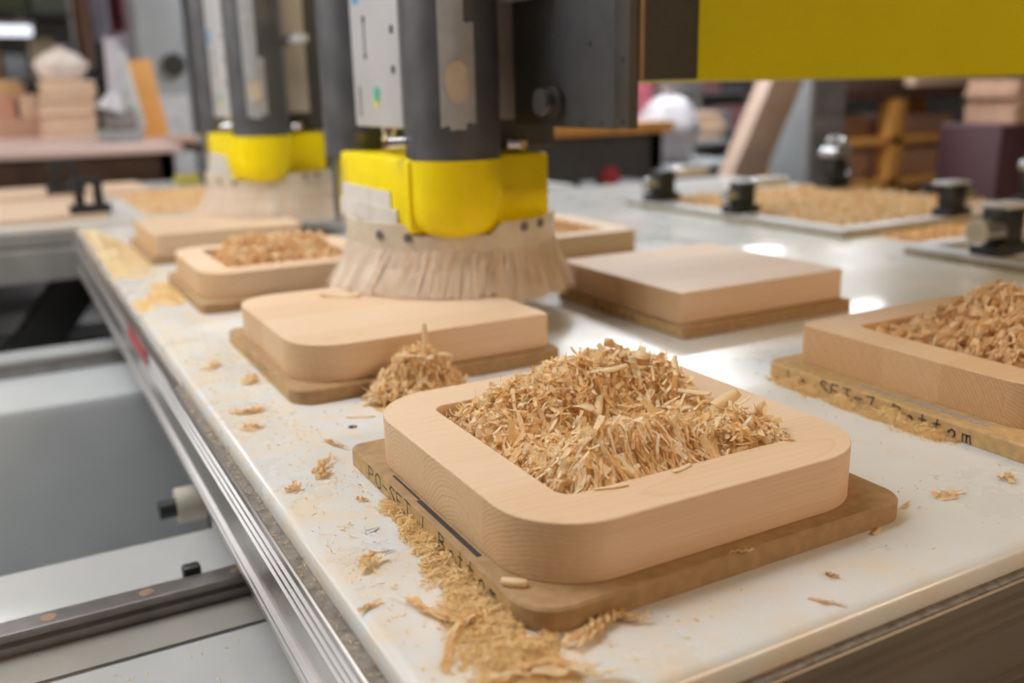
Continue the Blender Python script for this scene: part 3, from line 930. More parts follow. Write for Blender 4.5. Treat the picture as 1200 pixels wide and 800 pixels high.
drift('sawdust_drift', 'golden sawdust drift along the left edge of the right hand base board', .84, .90, .58, .90, HD3, 4500, lambda x, y: (x > .876) & (y < .905))
def HD0(x, y):
    h = g(x, y, .235, 2.45, .05, .22, .014) + g(x, y, .20, 2.75, .04, .2, .03) + g(x, y, .27, 1.95, .03, .10, .010) + g(x, y, .215, 1.85, .03, .06, .006)
    return h * (0.1 + 1.6 * fbm(x, y, 45)) - 0.003 * (0.3 + fbm(y, x, 30))
drift('sawdust_drift', 'sawdust piled at the far left corner of the white table', .186, .30, 1.7, 3.1, HD0, 3500, lambda x, y: (x > .287) | (x < .19), Lr=(0.004, 0.012), Wr=(0.001, 0.003))
def HDS(x, y):
    h = g(x, y, .25, 1.20, .05, .12, .003) + g(x, y, .24, .87, .05, .05, .0028) + g(x, y, .215, .67, .03, .06, .0034) + g(x, y, .23, 1.40, .05, .2, .003) + g(x, y, .26, 1.02, .06, .06, .0016) + 0.0003
    return h
drift('sawdust_scatter', 'thin scatter of sawdust flecks over the left strip of the white table', .20, .285, .45, 1.7, HDS, 1100, None, DUST, False, (0.0015, 0.006), (0.0004, 0.0014))
def HDR(x, y):
    return 0.00022 + g(x, y, .80, .52, .08, .06, .0006) + g(x, y, .35, .98, .06, .04, .0008)
drift('sawdust_scatter', 'sparse sawdust flecks over the open white table right of the front tray', .30, 1.2, .44, 1.09, HDR, 420, lambda x, y: ((x > .28) & (x < .68) & (y > .5) & (y < .91)) | ((x > .87) & (y < .91)), DUST, False, (0.0015, 0.006), (0.0004, 0.0014))
drift('sawdust_scatter', 'fine chips scattered on the painted tray pan below the table', -.12, .17, .60, .98, lambda x, y: 0.001 + 0 * x, 130, None, DUST, False, (0.002, 0.007), (0.0008, 0.002)).location.z = -0.2100
drift('sawdust_litter', 'dust caught in the metal ledge along the left side of the slab', .1775, .1885, .43, 1.3, lambda x, y: 0.0022 + 0 * x, 260, None, DUST, False, (0.0015, 0.006), (0.0003, 0.0008)).location.z = -0.0187

# single loose shavings --------------------------------------------
def lc(label, x, y, z, yaw, L, W, th, tw=0, pitch=0, roll=0, mat=None, thick=0.0004, name='shaving'):
    return one_curl(name, label, (x, y, z), R(yaw), L, W, th, tw, R(pitch), R(roll), mat, None, thick)
def sh_(label, x, y, z, yaw, L, W, seed, strands=3, lift=0.006, mat=None):
    return shred('shaving', label, (x, y, z), R(yaw), L, W, seed, strands, lift, mat)
sh_('forked long pale shred by the front left corner of the slab', .240, .566, 0.0004, -75, .090, .006, 1, 4, .008)
sh_('short shred branching from the long pale shred near the front tray corner', .224, .530, 0.0004, 62, .050, .005, 2, 3)
sh_('thin shred lying across the sawdust toward the front base corner', .267, .553, 0.005, 20, .060, .005, 3, 3)
sh_('long narrow shaving at the bottom edge in front of the base corner', .286, .468, 0.003, -20, .100, .008, 4, 4, .007)
sh_('broad crumpled shaving against the near corner of the front base board', .325, .503, 0.0006, 22, .050, .009, 5, 5, .012)
sh_('bent shaving with raised tail right of the near base corner', .352, .492, 0.0004, -60, .045, .006, 6, 3, .010)
sh_('frayed shaving in front of the near base corner', .343, .509, 0.0004, 35, .040, .008, 7, 5, .010)
lc('small squared chip lying on the front base board beside the tray corner', .2965, .556, TB + 0.0006, -42, .019, .0075, .12, 0, thick=0.004)
sh_('thin curl tucked under the front edge of the nearest tray', .478, .516, TB + 0.0004, 20, .024, .003, 8, 2, .003)
lc('flat chip touching the front base board near its right corner', .628, .5035, 0.0004, 22, .016, .006, .3)
sh_('small stick on the open white slab before the front tray, longer of two', .507, .444, 0.0004, -48, .030, .0045, 9, 2, .003, SHAV_D)
sh_('tiny curl on the white slab just behind the small stick', .537, .468, 0.0004, -50, .012, .006, 10, 2, .003, SHAV_D)
sh_('twisted leaf shaped shaving on the white slab right of the front base', .746, .517, 0.0004, -22, .036, .009, 11, 2, .004)
sh_('shaving curl at the right picture edge on the white slab', .827, .513, 0.0004, 30, .022, .010, 12, 3, .006)
sh_('thin sliver beside the right corner of the front base board', .694, .521, 0.0004, -4, .026, .003, 13, 2, .002)
sh_('orange shaving between the front tray and the right hand drift', .752, .741, 0.0004, -38, .034, .006, 14, 2, .003, SHAV_D)
lc('flat straight shaving left of the front tray back corner', .345, 1.032, 0.0004, -28, .034, .0085, .1)
sh_('bent shred leaning toward the back left corner of the front base', .290, .955, 0.0004, -62, .048, .005, 15, 3, .008)
sh_('second bent shred left of the front base board back corner', .266, .902, 0.0004, 35, .052, .007, 16, 4, .008)
sh_('ragged shaving flake farther left of the front base board', .250, .882, 0.0004, 60, .026, .007, 17, 4, .007)
sh_('small flake near the metal edge level with the base board corner', .214, .866, 0.0004, 40, .028, .007, 18, 4, .006)
sh_('pale flake beside the writing on the front base board', .262, .800, 0.0004, -55, .018, .005, 19, 2, .003)
sh_('dusty shred smear left of the sawdust drift, middle of the strip', .226, .680, 0.0004, 25, .036, .010, 20, 6, .005)
sh_('small dusty shred close to the slab edge below the ink marks', .205, .612, 0.0004, 10, .026, .006, 21, 4, .004)
sh_('crumpled shred on the slab left of the flat board corner', .236, 1.130, 0.0004, 20, .050, .010, 22, 5, .006)
sh_('small shred near the metal edge left of the flat board', .222, 1.06, 0.0004, -30, .030, .008, 23, 3, .005)
sh_('shred at the left foot of the base board under the flat board', .268, 1.26, 0.0004, 70, .050, .012, 24, 5, .008)
sh_('long shred on the slab near the metal edge behind the flat board', .235, 1.36, 0.0004, 50, .050, .010, 25, 4, .007)
lc('pale shaving clump end stuck on the flat board at the brush left', .447, 1.408, ZT + 0.0004, -40, .075, .020, .5, .6)
lc('upright shaving stick standing out of the stringy clump', .452, 1.075, 0.060, 60, .034, .007, .25, 0, pitch=-78)
lc('flat shaving strip lying level across the stringy clump', .425, 1.062, 0.058, -35, .040, .006, .2)
lc('pale strip draped over the right of the stringy clump', .470, 1.066, 0.046, -20, .034, .006, -1.4, .2, roll=30)
lc('orange curled flake at the left foot of the stringy clump', .40, 1.066, 0.010, -45, .040, .012, .9, .3, pitch=12, mat=SHAV_D)
lc('second orange flake below the stringy clump at left', .388, 1.072, 0.004, -70, .034, .010, .5, .3, pitch=8, mat=SHAV_D)
lc('orange chip on the painted beam behind the linear rail', -.012, 1.10, -0.2098, 4, .030, .008, .2, mat=SHAV_D)
# distinct large curls on top of the front heap
def hz(x, y, up=0.004):
    return float(H1(np.array(x), np.array(y))) + up + 0.003
def on(label, x, y, up, yaw, L, W, th, tw=0.0, pitch=0.0, roll=0.0, mat=None, thick=0.0004):
    return lc(label, x, y, hz(x, y, up), yaw, L, W, th, tw, pitch, roll, mat, thick)
on('wide pale flake on the left centre of the front heap', .452, .705, .004, 35, .030, .016, .9, .4)
on('second wide flake behind the left centre flake of the front heap', .470, .728, .005, -60, .026, .014, -1.0, .3)
on('tapered shaving standing up behind the wide flakes on the front heap', .485, .725, .004, 50, .036, .009, .4, .4, pitch=-22)
on('long rolled tube shaving across the hollow of the front heap', .540, .690, .006, 14, .056, .011, .25, .2, roll=20)
on('flat pale chip lying in the hollow of the front heap', .515, .672, .006, -16, .046, .022, .12)
on('flat pale chip behind the tube shaving in the heap hollow', .510, .712, .005, 8, .044, .024, .15, 0, roll=8)
on('second rolled shaving at the front right of the front heap', .572, .640, .008, 22, .050, .013, .5, .3, roll=35)
on('stubby upright roll near the right end of the front heap', .592, .612, .001, 80, .018, .012, 2.4, 0, pitch=80)
on('pair roll standing beside the stubby upright roll', .598, .622, .001, 70, .017, .010, 2.0, 0, pitch=76)
lc('curled lip shaving overhanging the right end of the front tray pocket', .612, .650, ZT + 0.0006, 5, .036, .011, 1.2, .3)
lc('thin loop shaving at the far right of the front heap', .606, .668, ZT + 0.003, -20, .044, .005, 1.8, .5)
on('shaving stick poking up at the back right of the front heap', .588, .735, .002, 55, .030, .006, .4, .4, pitch=-28)
lc('straight splinter lying over the front rim of the front tray', .395, .572, ZT + 0.0008, -14, .030, .004, .1)
lc('short splinter beside the front heap on the tray rim', .468, .573, ZT + 0.0004, 15, .024, .005, .3)
lc('broken flat sliver leaning on the front right rim of the front tray', .560, .588, ZT + 0.002, 14, .046, .008, .4, .3)
lc('short upright curl hooked over the front right rim of the front tray', .590, .580, ZT + 0.0004, -75, .016, .008, 1.6, 0)
on('amber roll crowning the peak of the front heap', .545, .792, .003, 40, .022, .012, 3.2, .4, pitch=30, mat=SHAV_D)
on('broad chip on the back slope of the front heap', .565, .765, .005, 30, .024, .016, .5, .2, roll=15)
on('straight sliver on the right slope of the front heap', .585, .70, .006, -55, .034, .007, .2, .2, roll=25)
on('blunt sliver lying on the back shoulder of the front heap', .525, .755, .006, 5, .036, .008, .3, .1, roll=20)
# ------------------------------------------------------------------ ROUTER HEADS
def patch(name, cx, cy, r, a0, a1, z0, z1, mat, parent, n=8, jag=0.0):
    """thin curved sheet hugging a vertical cylinder"""
    bm = bmesh.new()
    rr = random.Random(name)
    lo, hi = [], []
    for k in range(n + 1):
        a = R(a0 + (a1 - a0) * k / n)
        lo.append(bm.verts.new((cx + r * math.cos(a), cy + r * math.sin(a), z0 + rr.uniform(-jag, jag))))
        hi.append(bm.verts.new((cx + r * math.cos(a), cy + r * math.sin(a), z1 + rr.uniform(-jag, jag))))
    for k in range(n):
        bm.faces.new((lo[k], lo[k + 1], hi[k + 1], hi[k]))
    bmesh.ops.solidify(bm, geom=bm.faces[:], thickness=0.0006)
    return build(name, bm, mat, parent)

BC = (0.682, 1.482)
def router_head(label):
    r = empty('routing_machine', (BC[0], BC[1], 0.075), label, 'machine')
    ox, oy, oz = BC[0], BC[1], 0.075
    def k(o):
        o.location = (-ox, -oy, -oz)
        return o
    zt, zb = 0.281, 0.165
    # yellow cover: box with a round nose that ends in a bowl
    bm = bmesh.new()
    bx(bm, (0.550, 1.345, zb), (0.802, 1.665, zt), 0.006)
    k(build('cover', bm, YEL, r))
    bm = bmesh.new()
    T1 = (0.632, 1.352); rn = 0.076
    prof_ = [(rn, zt - 0.002), (rn, 0.215), (rn * .985, 0.198), (rn * .94, 0.183), (rn * .85, 0.170), (rn * .68, 0.161), (rn * .4, 0.157), (0.002, 0.156)]
    rings = []
    for rad, z in prof_:
        rings.append([bm.verts.new((T1[0] + rad * math.cos(2 * math.pi * i / 40), T1[1] + rad * math.sin(2 * math.pi * i / 40), z)) for i in range(40)])
    for a, b_ in zip(rings[:-1], rings[1:]):
        bridge(bm, b_, a)
    bm.faces.new(rings[-1][::-1]); bm.faces.new(rings[0])
    k(build('cover_nose', bm, YEL, r, 50))
    # spindle tubes
    for nm, c, z0 in (('spindle_tube', T1, 0.272), ('spindle_tube', (0.613, 1.70), 0.27)):
        bm = bmesh.new()
        cyl_to(bm, (c[0], c[1], z0), (c[0], c[1], 1.05), 0.0745, 48)
        cyl_to(bm, (c[0], c[1], z0 - 0.004), (c[0], c[1], z0), 0.069, 48)
        k(build(nm, bm, TUBE, r))
    for a, b_ in (((0.700, 1.30, 0.300), (0.727, 1.292, 0.299)), ((0.560, 1.37, 0.305), (0.528, 1.385, 0.304)), ((0.585, 1.632, 0.306), (0.573, 1.61, 0.306))):
        c = k(cyl('clamp_screw', a, b_, 0.0085, CHROME, r, 16))
        bb = Vector(b_); aa = Vector(a); dd = (bb - aa).normalized()
        cyl('screw_head', bb - dd * 0.008, bb + dd * 0.001, 0.011, BRASS, c, 6)
    k(cyl('support_rod', (0.553, 1.70, 0.15), (0.553, 1.70, 1.05), 0.009, CHROME, r, 16))
    # pale aluminium body between the tubes, with holes, slot and printed ring
    body = k(box('motor_body', (0.566, 1.395, 0.325), (0.70, 1.612, 1.05), PALEALU, r, 0.004))
    def pan(o):
        return o
    xf = 0.5655
    for yy, zz in ((1.421, 0.415), (1.421, 0.475), (1.421, 0.535)):
        cyl('hole', (xf - 0.0006, yy, zz), (xf + 0.002, yy, zz), 0.0068, BLACK, body, 16)
    box('slot', (xf - 0.0006, 1.5415, 0.44), (xf + 0.001, 1.5445, 0.498), DKPAINT, body)
    cyl('hole', (xf - 0.0006, 1.543, 0.44), (xf + 0.002, 1.543, 0.44), 0.005, BLACK, body, 12)
    cyl('hole', (xf - 0.0006, 1.543, 0.498), (xf + 0.002, 1.543, 0.498), 0.006, BLACK, body, 12)
    box('label_strip', (xf - 0.0008, 1.575, 0.342), (xf + 0.001, 1.583, 0.392), plain('label_print', (0.30, 0.24, 0.22), 0.5), body)
    cyl('printed_dot', (xf - 0.0008, 1.50, 0.372), (xf + 0.001, 1.50, 0.372), 0.015, YPRINT, body, 24)
    cyl('printed_dot', (xf - 0.0014, 1.498, 0.377), (xf + 0.001, 1.498, 0.377), 0.0125, GREEN, body, 24)
    box('blue_label', (xf - 0.0008, 1.565, 0.525), (xf + 0.001, 1.59, 0.56), BLUE, body)
    # hoses and fittings below the body
    bm = bmesh.new()
    cyl_to(bm, (0.59, 1.51, 0.29), (0.59, 1.51, 0.326), 0.008, 12)
    k(build('air_fitting', bm, BRASS, r))
    bm = bmesh.new()
    pts = [Vector((0.575, 1.50 - 0.05 * t, 0.326 - 0.032 * math.sin(math.pi * t))) for t in np.linspace(0, 1, 9)]
    for p, q in zip(pts[:-1], pts[1:]):
        cyl_to(bm, p, q, 0.004, 10)
    k(build('air_hose', bm, ACRYL, r))
    k(cyl('air_fitting', (0.60, 1.44, 0.285), (0.60, 1.44, 0.326), 0.010, DKPAINT, r, 12))
    # plastic film and torn sticker on the front tube
    rr = 0.0752
    k(patch('plastic_film', T1[0], T1[1], rr, 232, 247, 0.330, 0.62, FILM, r, 6, 0.002))
    k(patch('plastic_film', T1[0], T1[1], rr + 0.0009, 243, 261, 0.325, 0.62, FILM, r, 6, 0.001))
    k(patch('plastic_film', T1[0], T1[1], rr, 259, 273, 0.334, 0.475, FILM, r, 6, 0.002))
    bm = bmesh.new()
    n = 18
    vs = []
    rj = random.Random(4)
    for i in range(n):
        t = 2 * math.pi * i / n
        a = R(252 + 14 * math.cos(t) * (1 + rj.uniform(-.15, .1)))
        z = 0.398 + 0.033 * math.sin(t) * (1 + rj.uniform(-.1, .1)) - 0.004
        vs.append(bm.verts.new((T1[0] + (rr + 0.003) * math.cos(a), T1[1] + (rr + 0.003) * math.sin(a), z)))
    bm.faces.new(vs)
    bmesh.ops.solidify(bm, geom=bm.faces[:], thickness=0.0015)
    k(build('torn_sticker', bm, TORN, r, 0))
    # mounting plates behind
    k(box('column_plate', (0.70, 1.368, 0.335), (0.774, 1.40, 1.05), plain('grey_column', (0.42, 0.38, 0.34), 0.45, 0.3), r, 0.003))
    k(box('column_flange', (0.715, 1.24, 0.512), (0.745, 1.42, 0.53), PALEALU, r, 0.002))
    k(box('back_plate', (0.742, 1.42, 0.285), (0.86, 1.62, 1.05), DKPAINT, r, 0.004))
    # clear acrylic skirt ring, oval
    RS = (0.178, 0.192)
    bm = bmesh.new()
    n = 56
    lo_, hi_, lo2, hi2 = [], [], [], []
    for i in range(n):
        a = 2 * math.pi * i / n
        tall = 0.180 if (math.cos(a - R(-60)) > 0.86 or math.cos(a - R(185)) > 0.8) else 0.163
        c, s = math.cos(a), math.sin(a)
        lo_.append(bm.verts.new((ox + RS[0] * c, oy + RS[1] * s, 0.137)))
        hi_.append(bm.verts.new((ox + RS[0] * c, oy + RS[1] * s, tall)))
        lo2.append(bm.verts.new((ox + (RS[0] - .008) * c, oy + (RS[1] - .008) * s, 0.137)))
        hi2.append(bm.verts.new((ox + (RS[0] - .008) * c, oy + (RS[1] - .008) * s, tall)))
    for i in range(n):
        j = (i + 1) % n
        bm.faces.new((lo_[i], lo_[j], hi_[j], hi_[i])); bm.faces.new((lo2[j], lo2[i], hi2[i], hi2[j]))
        bm.faces.new((hi_[i], hi_[j], hi2[j], hi2[i])); bm.faces.new((lo_[j], lo_[i], lo2[i], lo2[j]))
    sk = k(build('skirt', bm, ACRYL, r, 40))
    bm = bmesh.new()
    c0 = bm.verts.new((ox, oy, 0.158))
    rg = [bm.verts.new((ox + (RS[0] - .008) * math.cos(2 * math.pi * i / n), oy + (RS[1] - .008) * math.sin(2 * math.pi * i / n), 0.158)) for i in range(n)]
    for i in range(n):
        bm.faces.new((c0, rg[i], rg[(i + 1) % n]))
    build('skirt_plate', bm, ACRYL, sk, 0)
    for ad, zz in ((205, 0.162), (222, 0.160), (284, 0.170), (297, 0.171)):
        a = R(ad)
        p = Vector((ox + RS[0] * math.cos(a), oy + RS[1] * math.sin(a), zz)); d_ = Vector((math.cos(a), math.sin(a), 0))
        cyl('screw', p - d_ * 0.003, p + d_ * 0.003, 0.0075, STEEL, sk, 12)
    # torn masking tape on the left of the cover
    bm = bmesh.new()
    for (y0, y1, z0, z1, xx) in ((1.655, 1.42, 0.190, 0.226, 0.5482), (1.665, 1.39, 0.168, 0.200, 0.5470)):
        bx(bm, (xx - 0.001, y1, z0), (xx + 0.0015, y0, z1))
    k(build('masking_tape', bm, TAPE, r, 0))
    k(box('cover_seam', (0.5492, 1.6365, 0.20), (0.551, 1.6385, 0.268), MDF, r))
    # bristles
    nb = 5200
    ang = RNG.uniform(0, 2 * np.pi, nb)
    clump = np.sin(ang * 23) * 0.02 + np.sin(ang * 61 + 1) * 0.015
    rad = RNG.uniform(0.955, 1.0, nb)
    bx0 = ox + RS[0] * rad * np.cos(ang); by0 = oy + RS[1] * rad * np.sin(ang)
    flare = RNG.normal(0.030, 0.007, nb) * (1 + 3 * clump)
    sweep = RNG.normal(-0.020, 0.008, nb) + clump * 0.22
    ex = bx0 + flare * np.cos(ang) - sweep * np.sin(ang); ey = by0 + flare * np.sin(ang) + sweep * np.cos(ang)
    on = (ex > 0.295) & (ex < 0.668) & (ey > 1.120) & (ey < 1.49)
    ez = np.where(on, 0.0704 + RNG.uniform(0, 0.004, nb), 0.052 + RNG.uniform(0, 0.014, nb))
    P0 = np.stack([bx0, by0, np.full(nb, 0.142)], -1); P2 = np.stack([ex, ey, ez], -1)
    P1 = (P0 + P2) / 2; P1[:, 2] += 0.004
    P1[:, 0] -= 0.006 * np.cos(ang); P1[:, 1] -= 0.006 * np.sin(ang)
    tw_ = 0.0009
    sd = np.stack([-np.sin(ang), np.cos(ang), 0 * ang], -1) * tw_
    V = np.stack([P0 + sd, P0 - sd, P1 + sd, P1 - sd, P2 + sd * .5, P2 - sd * .5], 1).reshape(-1, 3)
    b0 = np.arange(nb)[:, None] * 6
    Q = np.concatenate([b0 + np.array([[0, 1, 3, 2]]), b0 + np.array([[2, 3, 5, 4]])], 0)
    me = bpy.data.meshes.new('bristles')
    me.from_pydata(V.tolist(), [], Q.tolist()); me.update(); me.materials.append(BRIST)
    o = k(link(bpy.data.objects.new('bristles', me), r))
    o['kind'] = 'stuff'
    return r

def copy_tree(o, parent=None):
    c = o.copy()
    COL.objects.link(c)
    if parent is not None:
        c.parent = parent
    for ch in list(o.children):
        copy_tree(ch, c)
    return c
h1 = router_head('near grey router head with yellow cover and round brush')
h2 = copy_tree(h1)
h2.location = (BC[0], BC[1] + 1.2, 0.075)
h2['label'] = 'far router head with yellow cover, blurred behind the near one'

# cantilever arm with its dark side plate
arm = empty('gantry_arm', (0.75, 1.04, 0.325), 'yellow cantilever beam with dark end plate above the trays', 'machine')
def al(o):
    o.location = (-0.75, -1.04, -0.325)
    return o
al(box('beam', (0.862, 1.046, 0.387), (3.6, 1.40, 0.95), YEL_SHADE, arm, 0.004))
al(box('beam_end', (0.762, 1.042, 0.389), (0.860, 1.40, 1.05), plain('dark_bronze_paint', (0.040, 0.034, 0.024), 0.5), arm, 0.003))
sp = al(box('side_plate', (0.748, 1.078, 0.325), (0.760, 1.36, 1.05), DKPAINT, arm, 0.001))
al(box('edge_bar', (0.745, 1.041, 0.326), (0.760, 1.077, 1.05), plain('gunmetal', (0.085, 0.078, 0.065), 0.4, 0.4), arm, 0.0015))
al(box('edge_trim', (0.760, 1.040, 0.389), (0.768, 1.046, 1.05), plain('bronze_trim', (0.24, 0.15, 0.07), 0.4, 0.4), arm))
for zz in (0.335, 0.415, 0.50):
    al(cyl('screw_hole', (0.7443, 1.056, zz), (0.747, 1.056, zz), 0.0042, BLACK, arm, 12))
bt = al(cyl('plate_bolt', (0.718, 1.228, 0.362), (0.749, 1.228, 0.362), 0.016, DKPAINT, arm, 24))
cyl('bolt_head', (0.716, 1.228, 0.362), (0.724, 1.228, 0.362), 0.019, plain('bolt_grey', (0.16, 0.15, 0.14), 0.35, 0.6), bt, 24)
cyl('bolt_washer', (0.736, 1.228, 0.362), (0.742, 1.228, 0.362), 0.022, MATS['bolt_grey'], bt, 24)
al(box('arm_post', (3.3, 1.40, FZ), (3.6, 1.75, 0.95), DKPAINT, arm, 0.01))
for yy, zz in ((1.16, 0.33), (1.11, 0.332), (1.14, 0.44)):
    al(cyl('screw_hole', (0.7476, yy, zz), (0.749, yy, zz), 0.004, BLACK, arm, 12))

# ------------------------------------------------------------------ CLAMPING FIXTURES ON THE RIGHT
def fixture(x0, y0, x1, y1, label):
    r = empty('clamping_plate', (x0, y0, 0), label, 'plate')
    o = box('plate', (0, 0, 0.0), (x1 - x0, y1 - y0, 0.012), plain('fixture_side', (0.36, 0.31, 0.22), 0.5, 0.0, 0.2, 20), r)
    box('edge_bar', (0, 0, 0.012), (0.05, y1 - y0, 0.022), PALEALU, r, 0.001)
    box('edge_bar', (0.05, 0, 0.012), (x1 - x0, 0.05, 0.022), PALEALU, r, 0.001) if y0 > 1.5 else box('edge_bar', (0.05, y1 - y0 - 0.05, 0.012), (x1 - x0, y1 - y0, 0.022), PALEALU, r, 0.001)
    return r
fixture(1.85, 1.66, 2.72, 2.60, 'far metal edged clamping plate with dusty wood and black clamps')
fixture(1.79, 0.47, 2.70, 1.425, 'nearer metal edged clamping plate at the right of the white table')
def HF1(x, y):
    return 0.0125 + (g(x, y, 2.3, 2.15, .35, .35, .016) + g(x, y, 2.05, 1.95, .12, .3, .01)) * (0.8 + 60 * lump(x, y, 40))
heap('sawdust_bed', 'bed of brown sawdust on the far clamping plate', 1.91, 2.68, 1.72, 2.56, HF1, 0.012, 2600, SHAV_D, (0.01, 0.03), (0.004, 0.01), 0.004, None, 34)
def HF2(x, y):
    return 0.001 + g(x, y, 2.25, 1.53, .35, .06, .022) * (0.9 + 60 * lump(x, y, 40))
heap('sawdust_bed', 'brown sawdust ridge between the two clamping plates', 1.95, 2.6, 1.44, 1.645, HF2, 0.0005, 1500, SHAV_D, (0.01, 0.025), (0.003, 0.008), 0.004, None, 30)

def clamp(x, y, label, kind, s=1.0, rz=0.0):
    r = empty('clamp', (x, y, 0.022), label, 'clamp', None, None, rz)
    box('base_block', (-0.04 * s, -0.03 * s, 0), (0.05 * s, 0.03 * s, 0.022 * s), BLACK, r, 0.002)
    box('clamp_body', (-0.02 * s, -0.025 * s, 0.022 * s), (0.035 * s, 0.025 * s, 0.085 * s), BLACK, r, 0.004)
    if kind == 'arm':
        cyl('piston', (-0.058 * s, -0.002, 0.048 * s), (-0.018 * s, -0.002, 0.048 * s), 0.017 * s, CHROME, r, 20)
        box('clamp_arm', (0.036 * s, -0.022 * s, 0.066 * s), (0.16 * s, 0.022 * s, 0.092 * s), plain('white_arm', (0.88, 0.88, 0.92), 0.18, 0.4), r, 0.004)
    elif kind == 'block':
        c = cyl('piston', (-0.07 * s, -0.004, 0.046 * s), (-0.018 * s, -0.004, 0.046 * s), 0.024 * s, CHROME, r, 20)
        cyl('piston_cap', (-0.075 * s, -0.004, 0.046 * s), (-0.070 * s, -0.004, 0.046 * s), 0.020 * s, MATS['cream_plastic'], c, 20)
        box('clamp_top', (-0.03 * s, -0.03 * s, 0.085 * s), (0.06 * s, 0.03 * s, 0.093 * s), PALEALU, r, 0.002)
    else:
        for i, (dx, dz) in enumerate(((-0.012, 0.10), (0.016, 0.13), (0.030, 0.105))):
            cyl('lever_knob', (dx * s, -0.03 * s, dz * s), (dx * s, 0.03 * s, dz * s), 0.014 * s, plain('dull_chrome', (0.55, 0.55, 0.58), 0.45, 0.9), r, 16)
        box('lever', (-0.004 * s, -0.012 * s, 0.085 * s), (0.022 * s, 0.012 * s, 0.15 * s), STEEL, r, 0.003)
        cyl('piston', (0.036 * s, 0, 0.05 * s), (0.062 * s, 0, 0.05 * s), 0.018 * s, CHROME, r, 16)
clamp(1.895, 2.47, 'black clamp with white arm, farthest along the left of the far plate', 'arm', 1.15)
clamp(1.885, 2.08, 'black clamp with white arm, nearer on the left of the far plate', 'arm', 1.05)
clamp(2.62, 2.42, 'black clamp with chrome lever at the back right of the far plate', 'lever', 1.2)
clamp(2.30, 1.685, 'black block clamp with short chrome piston on the front bar of the far plate', 'lever0' if False else 'block', 1.0, R(180))
clamp(2.66, 1.69, 'tall black clamp with chrome knobs before the maroon cabinet', 'lever', 1.15)
clamp(1.845, 1.235, 'big black clamp with chrome piston on the nearer plate', 'block', 1.15)
def pod(x, y, label, s=1.0):
    r = empty('clamp', (x, y, 0.018), label, 'clamp')
    box('base_block', (-0.06 * s, -0.04 * s, 0), (0.06 * s, 0.04 * s, 0.025 * s), BLACK, r, 0.002)
    box('post', (-0.042 * s, -0.02, 0.025 * s), (-0.014 * s, 0.02, 0.09 * s), BLACK, r, 0.002)
    box('post', (0.014 * s, -0.02, 0.025 * s), (0.042 * s, 0.02, 0.09 * s), BLACK, r, 0.002)
    box('cap', (-0.046 * s, -0.022, 0.088 * s), (0.046 * s, 0.022, 0.108 * s), BLACK, r, 0.002)
pod(0.255, 3.42, 'black open clamp at the front right of the wide wood sheet', 1.05)
pod(0.235, 4.22, 'dark clamp on the sheet at the back of the rear table', 1.2)

# ------------------------------------------------------------------ BACKGROUND: LEFT
def table_thing(name, label, x0, x1, y0, y1, ztop, th, mtop, mleg, apron=0.0, leg=0.07, cat='table'):
    r = empty(name, (x0, y0, FZ), label, cat)
    W, D, Hh = x1 - x0, y1 - y0, ztop - FZ
    box('top', (0, 0, Hh - th), (W, D, Hh), mtop, r, 0.003)
    if apron:
        box('apron', (0.05, 0.04, Hh - th - apron), (W - 0.05, D - 0.05, Hh - th), mleg, r)
    for x in (0.04, W - 0.04 - leg):
        for y in (0.04, D - 0.04 - leg):
            box('leg', (x, y, 0), (x + leg, y + leg, Hh - th), mleg, r)
    return r
table_thing('workbench', 'long workbench with pink wood top and dark brown apron behind the rear table', -1.6, 0.83, 4.95, 7.9, 0.155, 0.035, BPINK, BDK, 0.16)
ORDW = ['lowest', 'second', 'third', 'fourth', 'fifth', 'sixth', 'seventh', 'eighth']
def ORDL(label, i, n):
    if i == 0: return 'lowest ' + label
    if i == n - 1: return 'topmost ' + label
    return label + ', ' + ORDW[i] + ' from bottom'
def boards(x0, x1, y0, z0, n, th, dp, mat, label, group, jx=0.03):
    for i in range(n):
        a = random.uniform(-jx, jx)
        o = box('lumber_board', (0, 0, 0), (x1 - x0, dp, th - 0.002), mat, None, 0.002)
        o.location = (x0 + a, y0 + random.uniform(-.01, .01), z0 + i * th)
        tag(o, (label.replace(' board', ' board').replace(' in ', ' %s in ' % ORD[i], 1) if False else ORDL(label, i, n)), 'board', group)
boards(-1.2, 0.42, 7.0, 0.1551, 4, 0.032, 0.30, BPALE2, 'pinkish board in the low wide stack on the workbench', 'low pinkish stack on the workbench')
boards(0.30, 0.62, 6.75, 0.1551, 8, 0.044, 0.22, BPALE, 'pale board in the tall narrow stack on the workbench', 'tall pale stack on the workbench', 0.015)
boards(-1.0, 0.18, 7.02, 0.2841, 4, 0.036, 0.26, plain('salmon_lumber', (0.66, 0.36, 0.25), 0.6, 0, 0.15, 6), 'salmon board lying on top of the pinkish stack', 'salmon boards above the pinkish stack')
boards(0.19, 0.30, 7.02, 0.2841, 4, 0.036, 0.26, BPALE, 'short pale block beside the salmon boards', 'short pale blocks on the stack', 0.0)
boards(-0.5, 0.22, 7.02, 0.4301, 3, 0.03, 0.24, plain('ochre_lumber', (0.55, 0.36, 0.18), 0.6, 0, 0.15, 6), 'ochre board topping the salmon boards', 'ochre boards on the stack top')
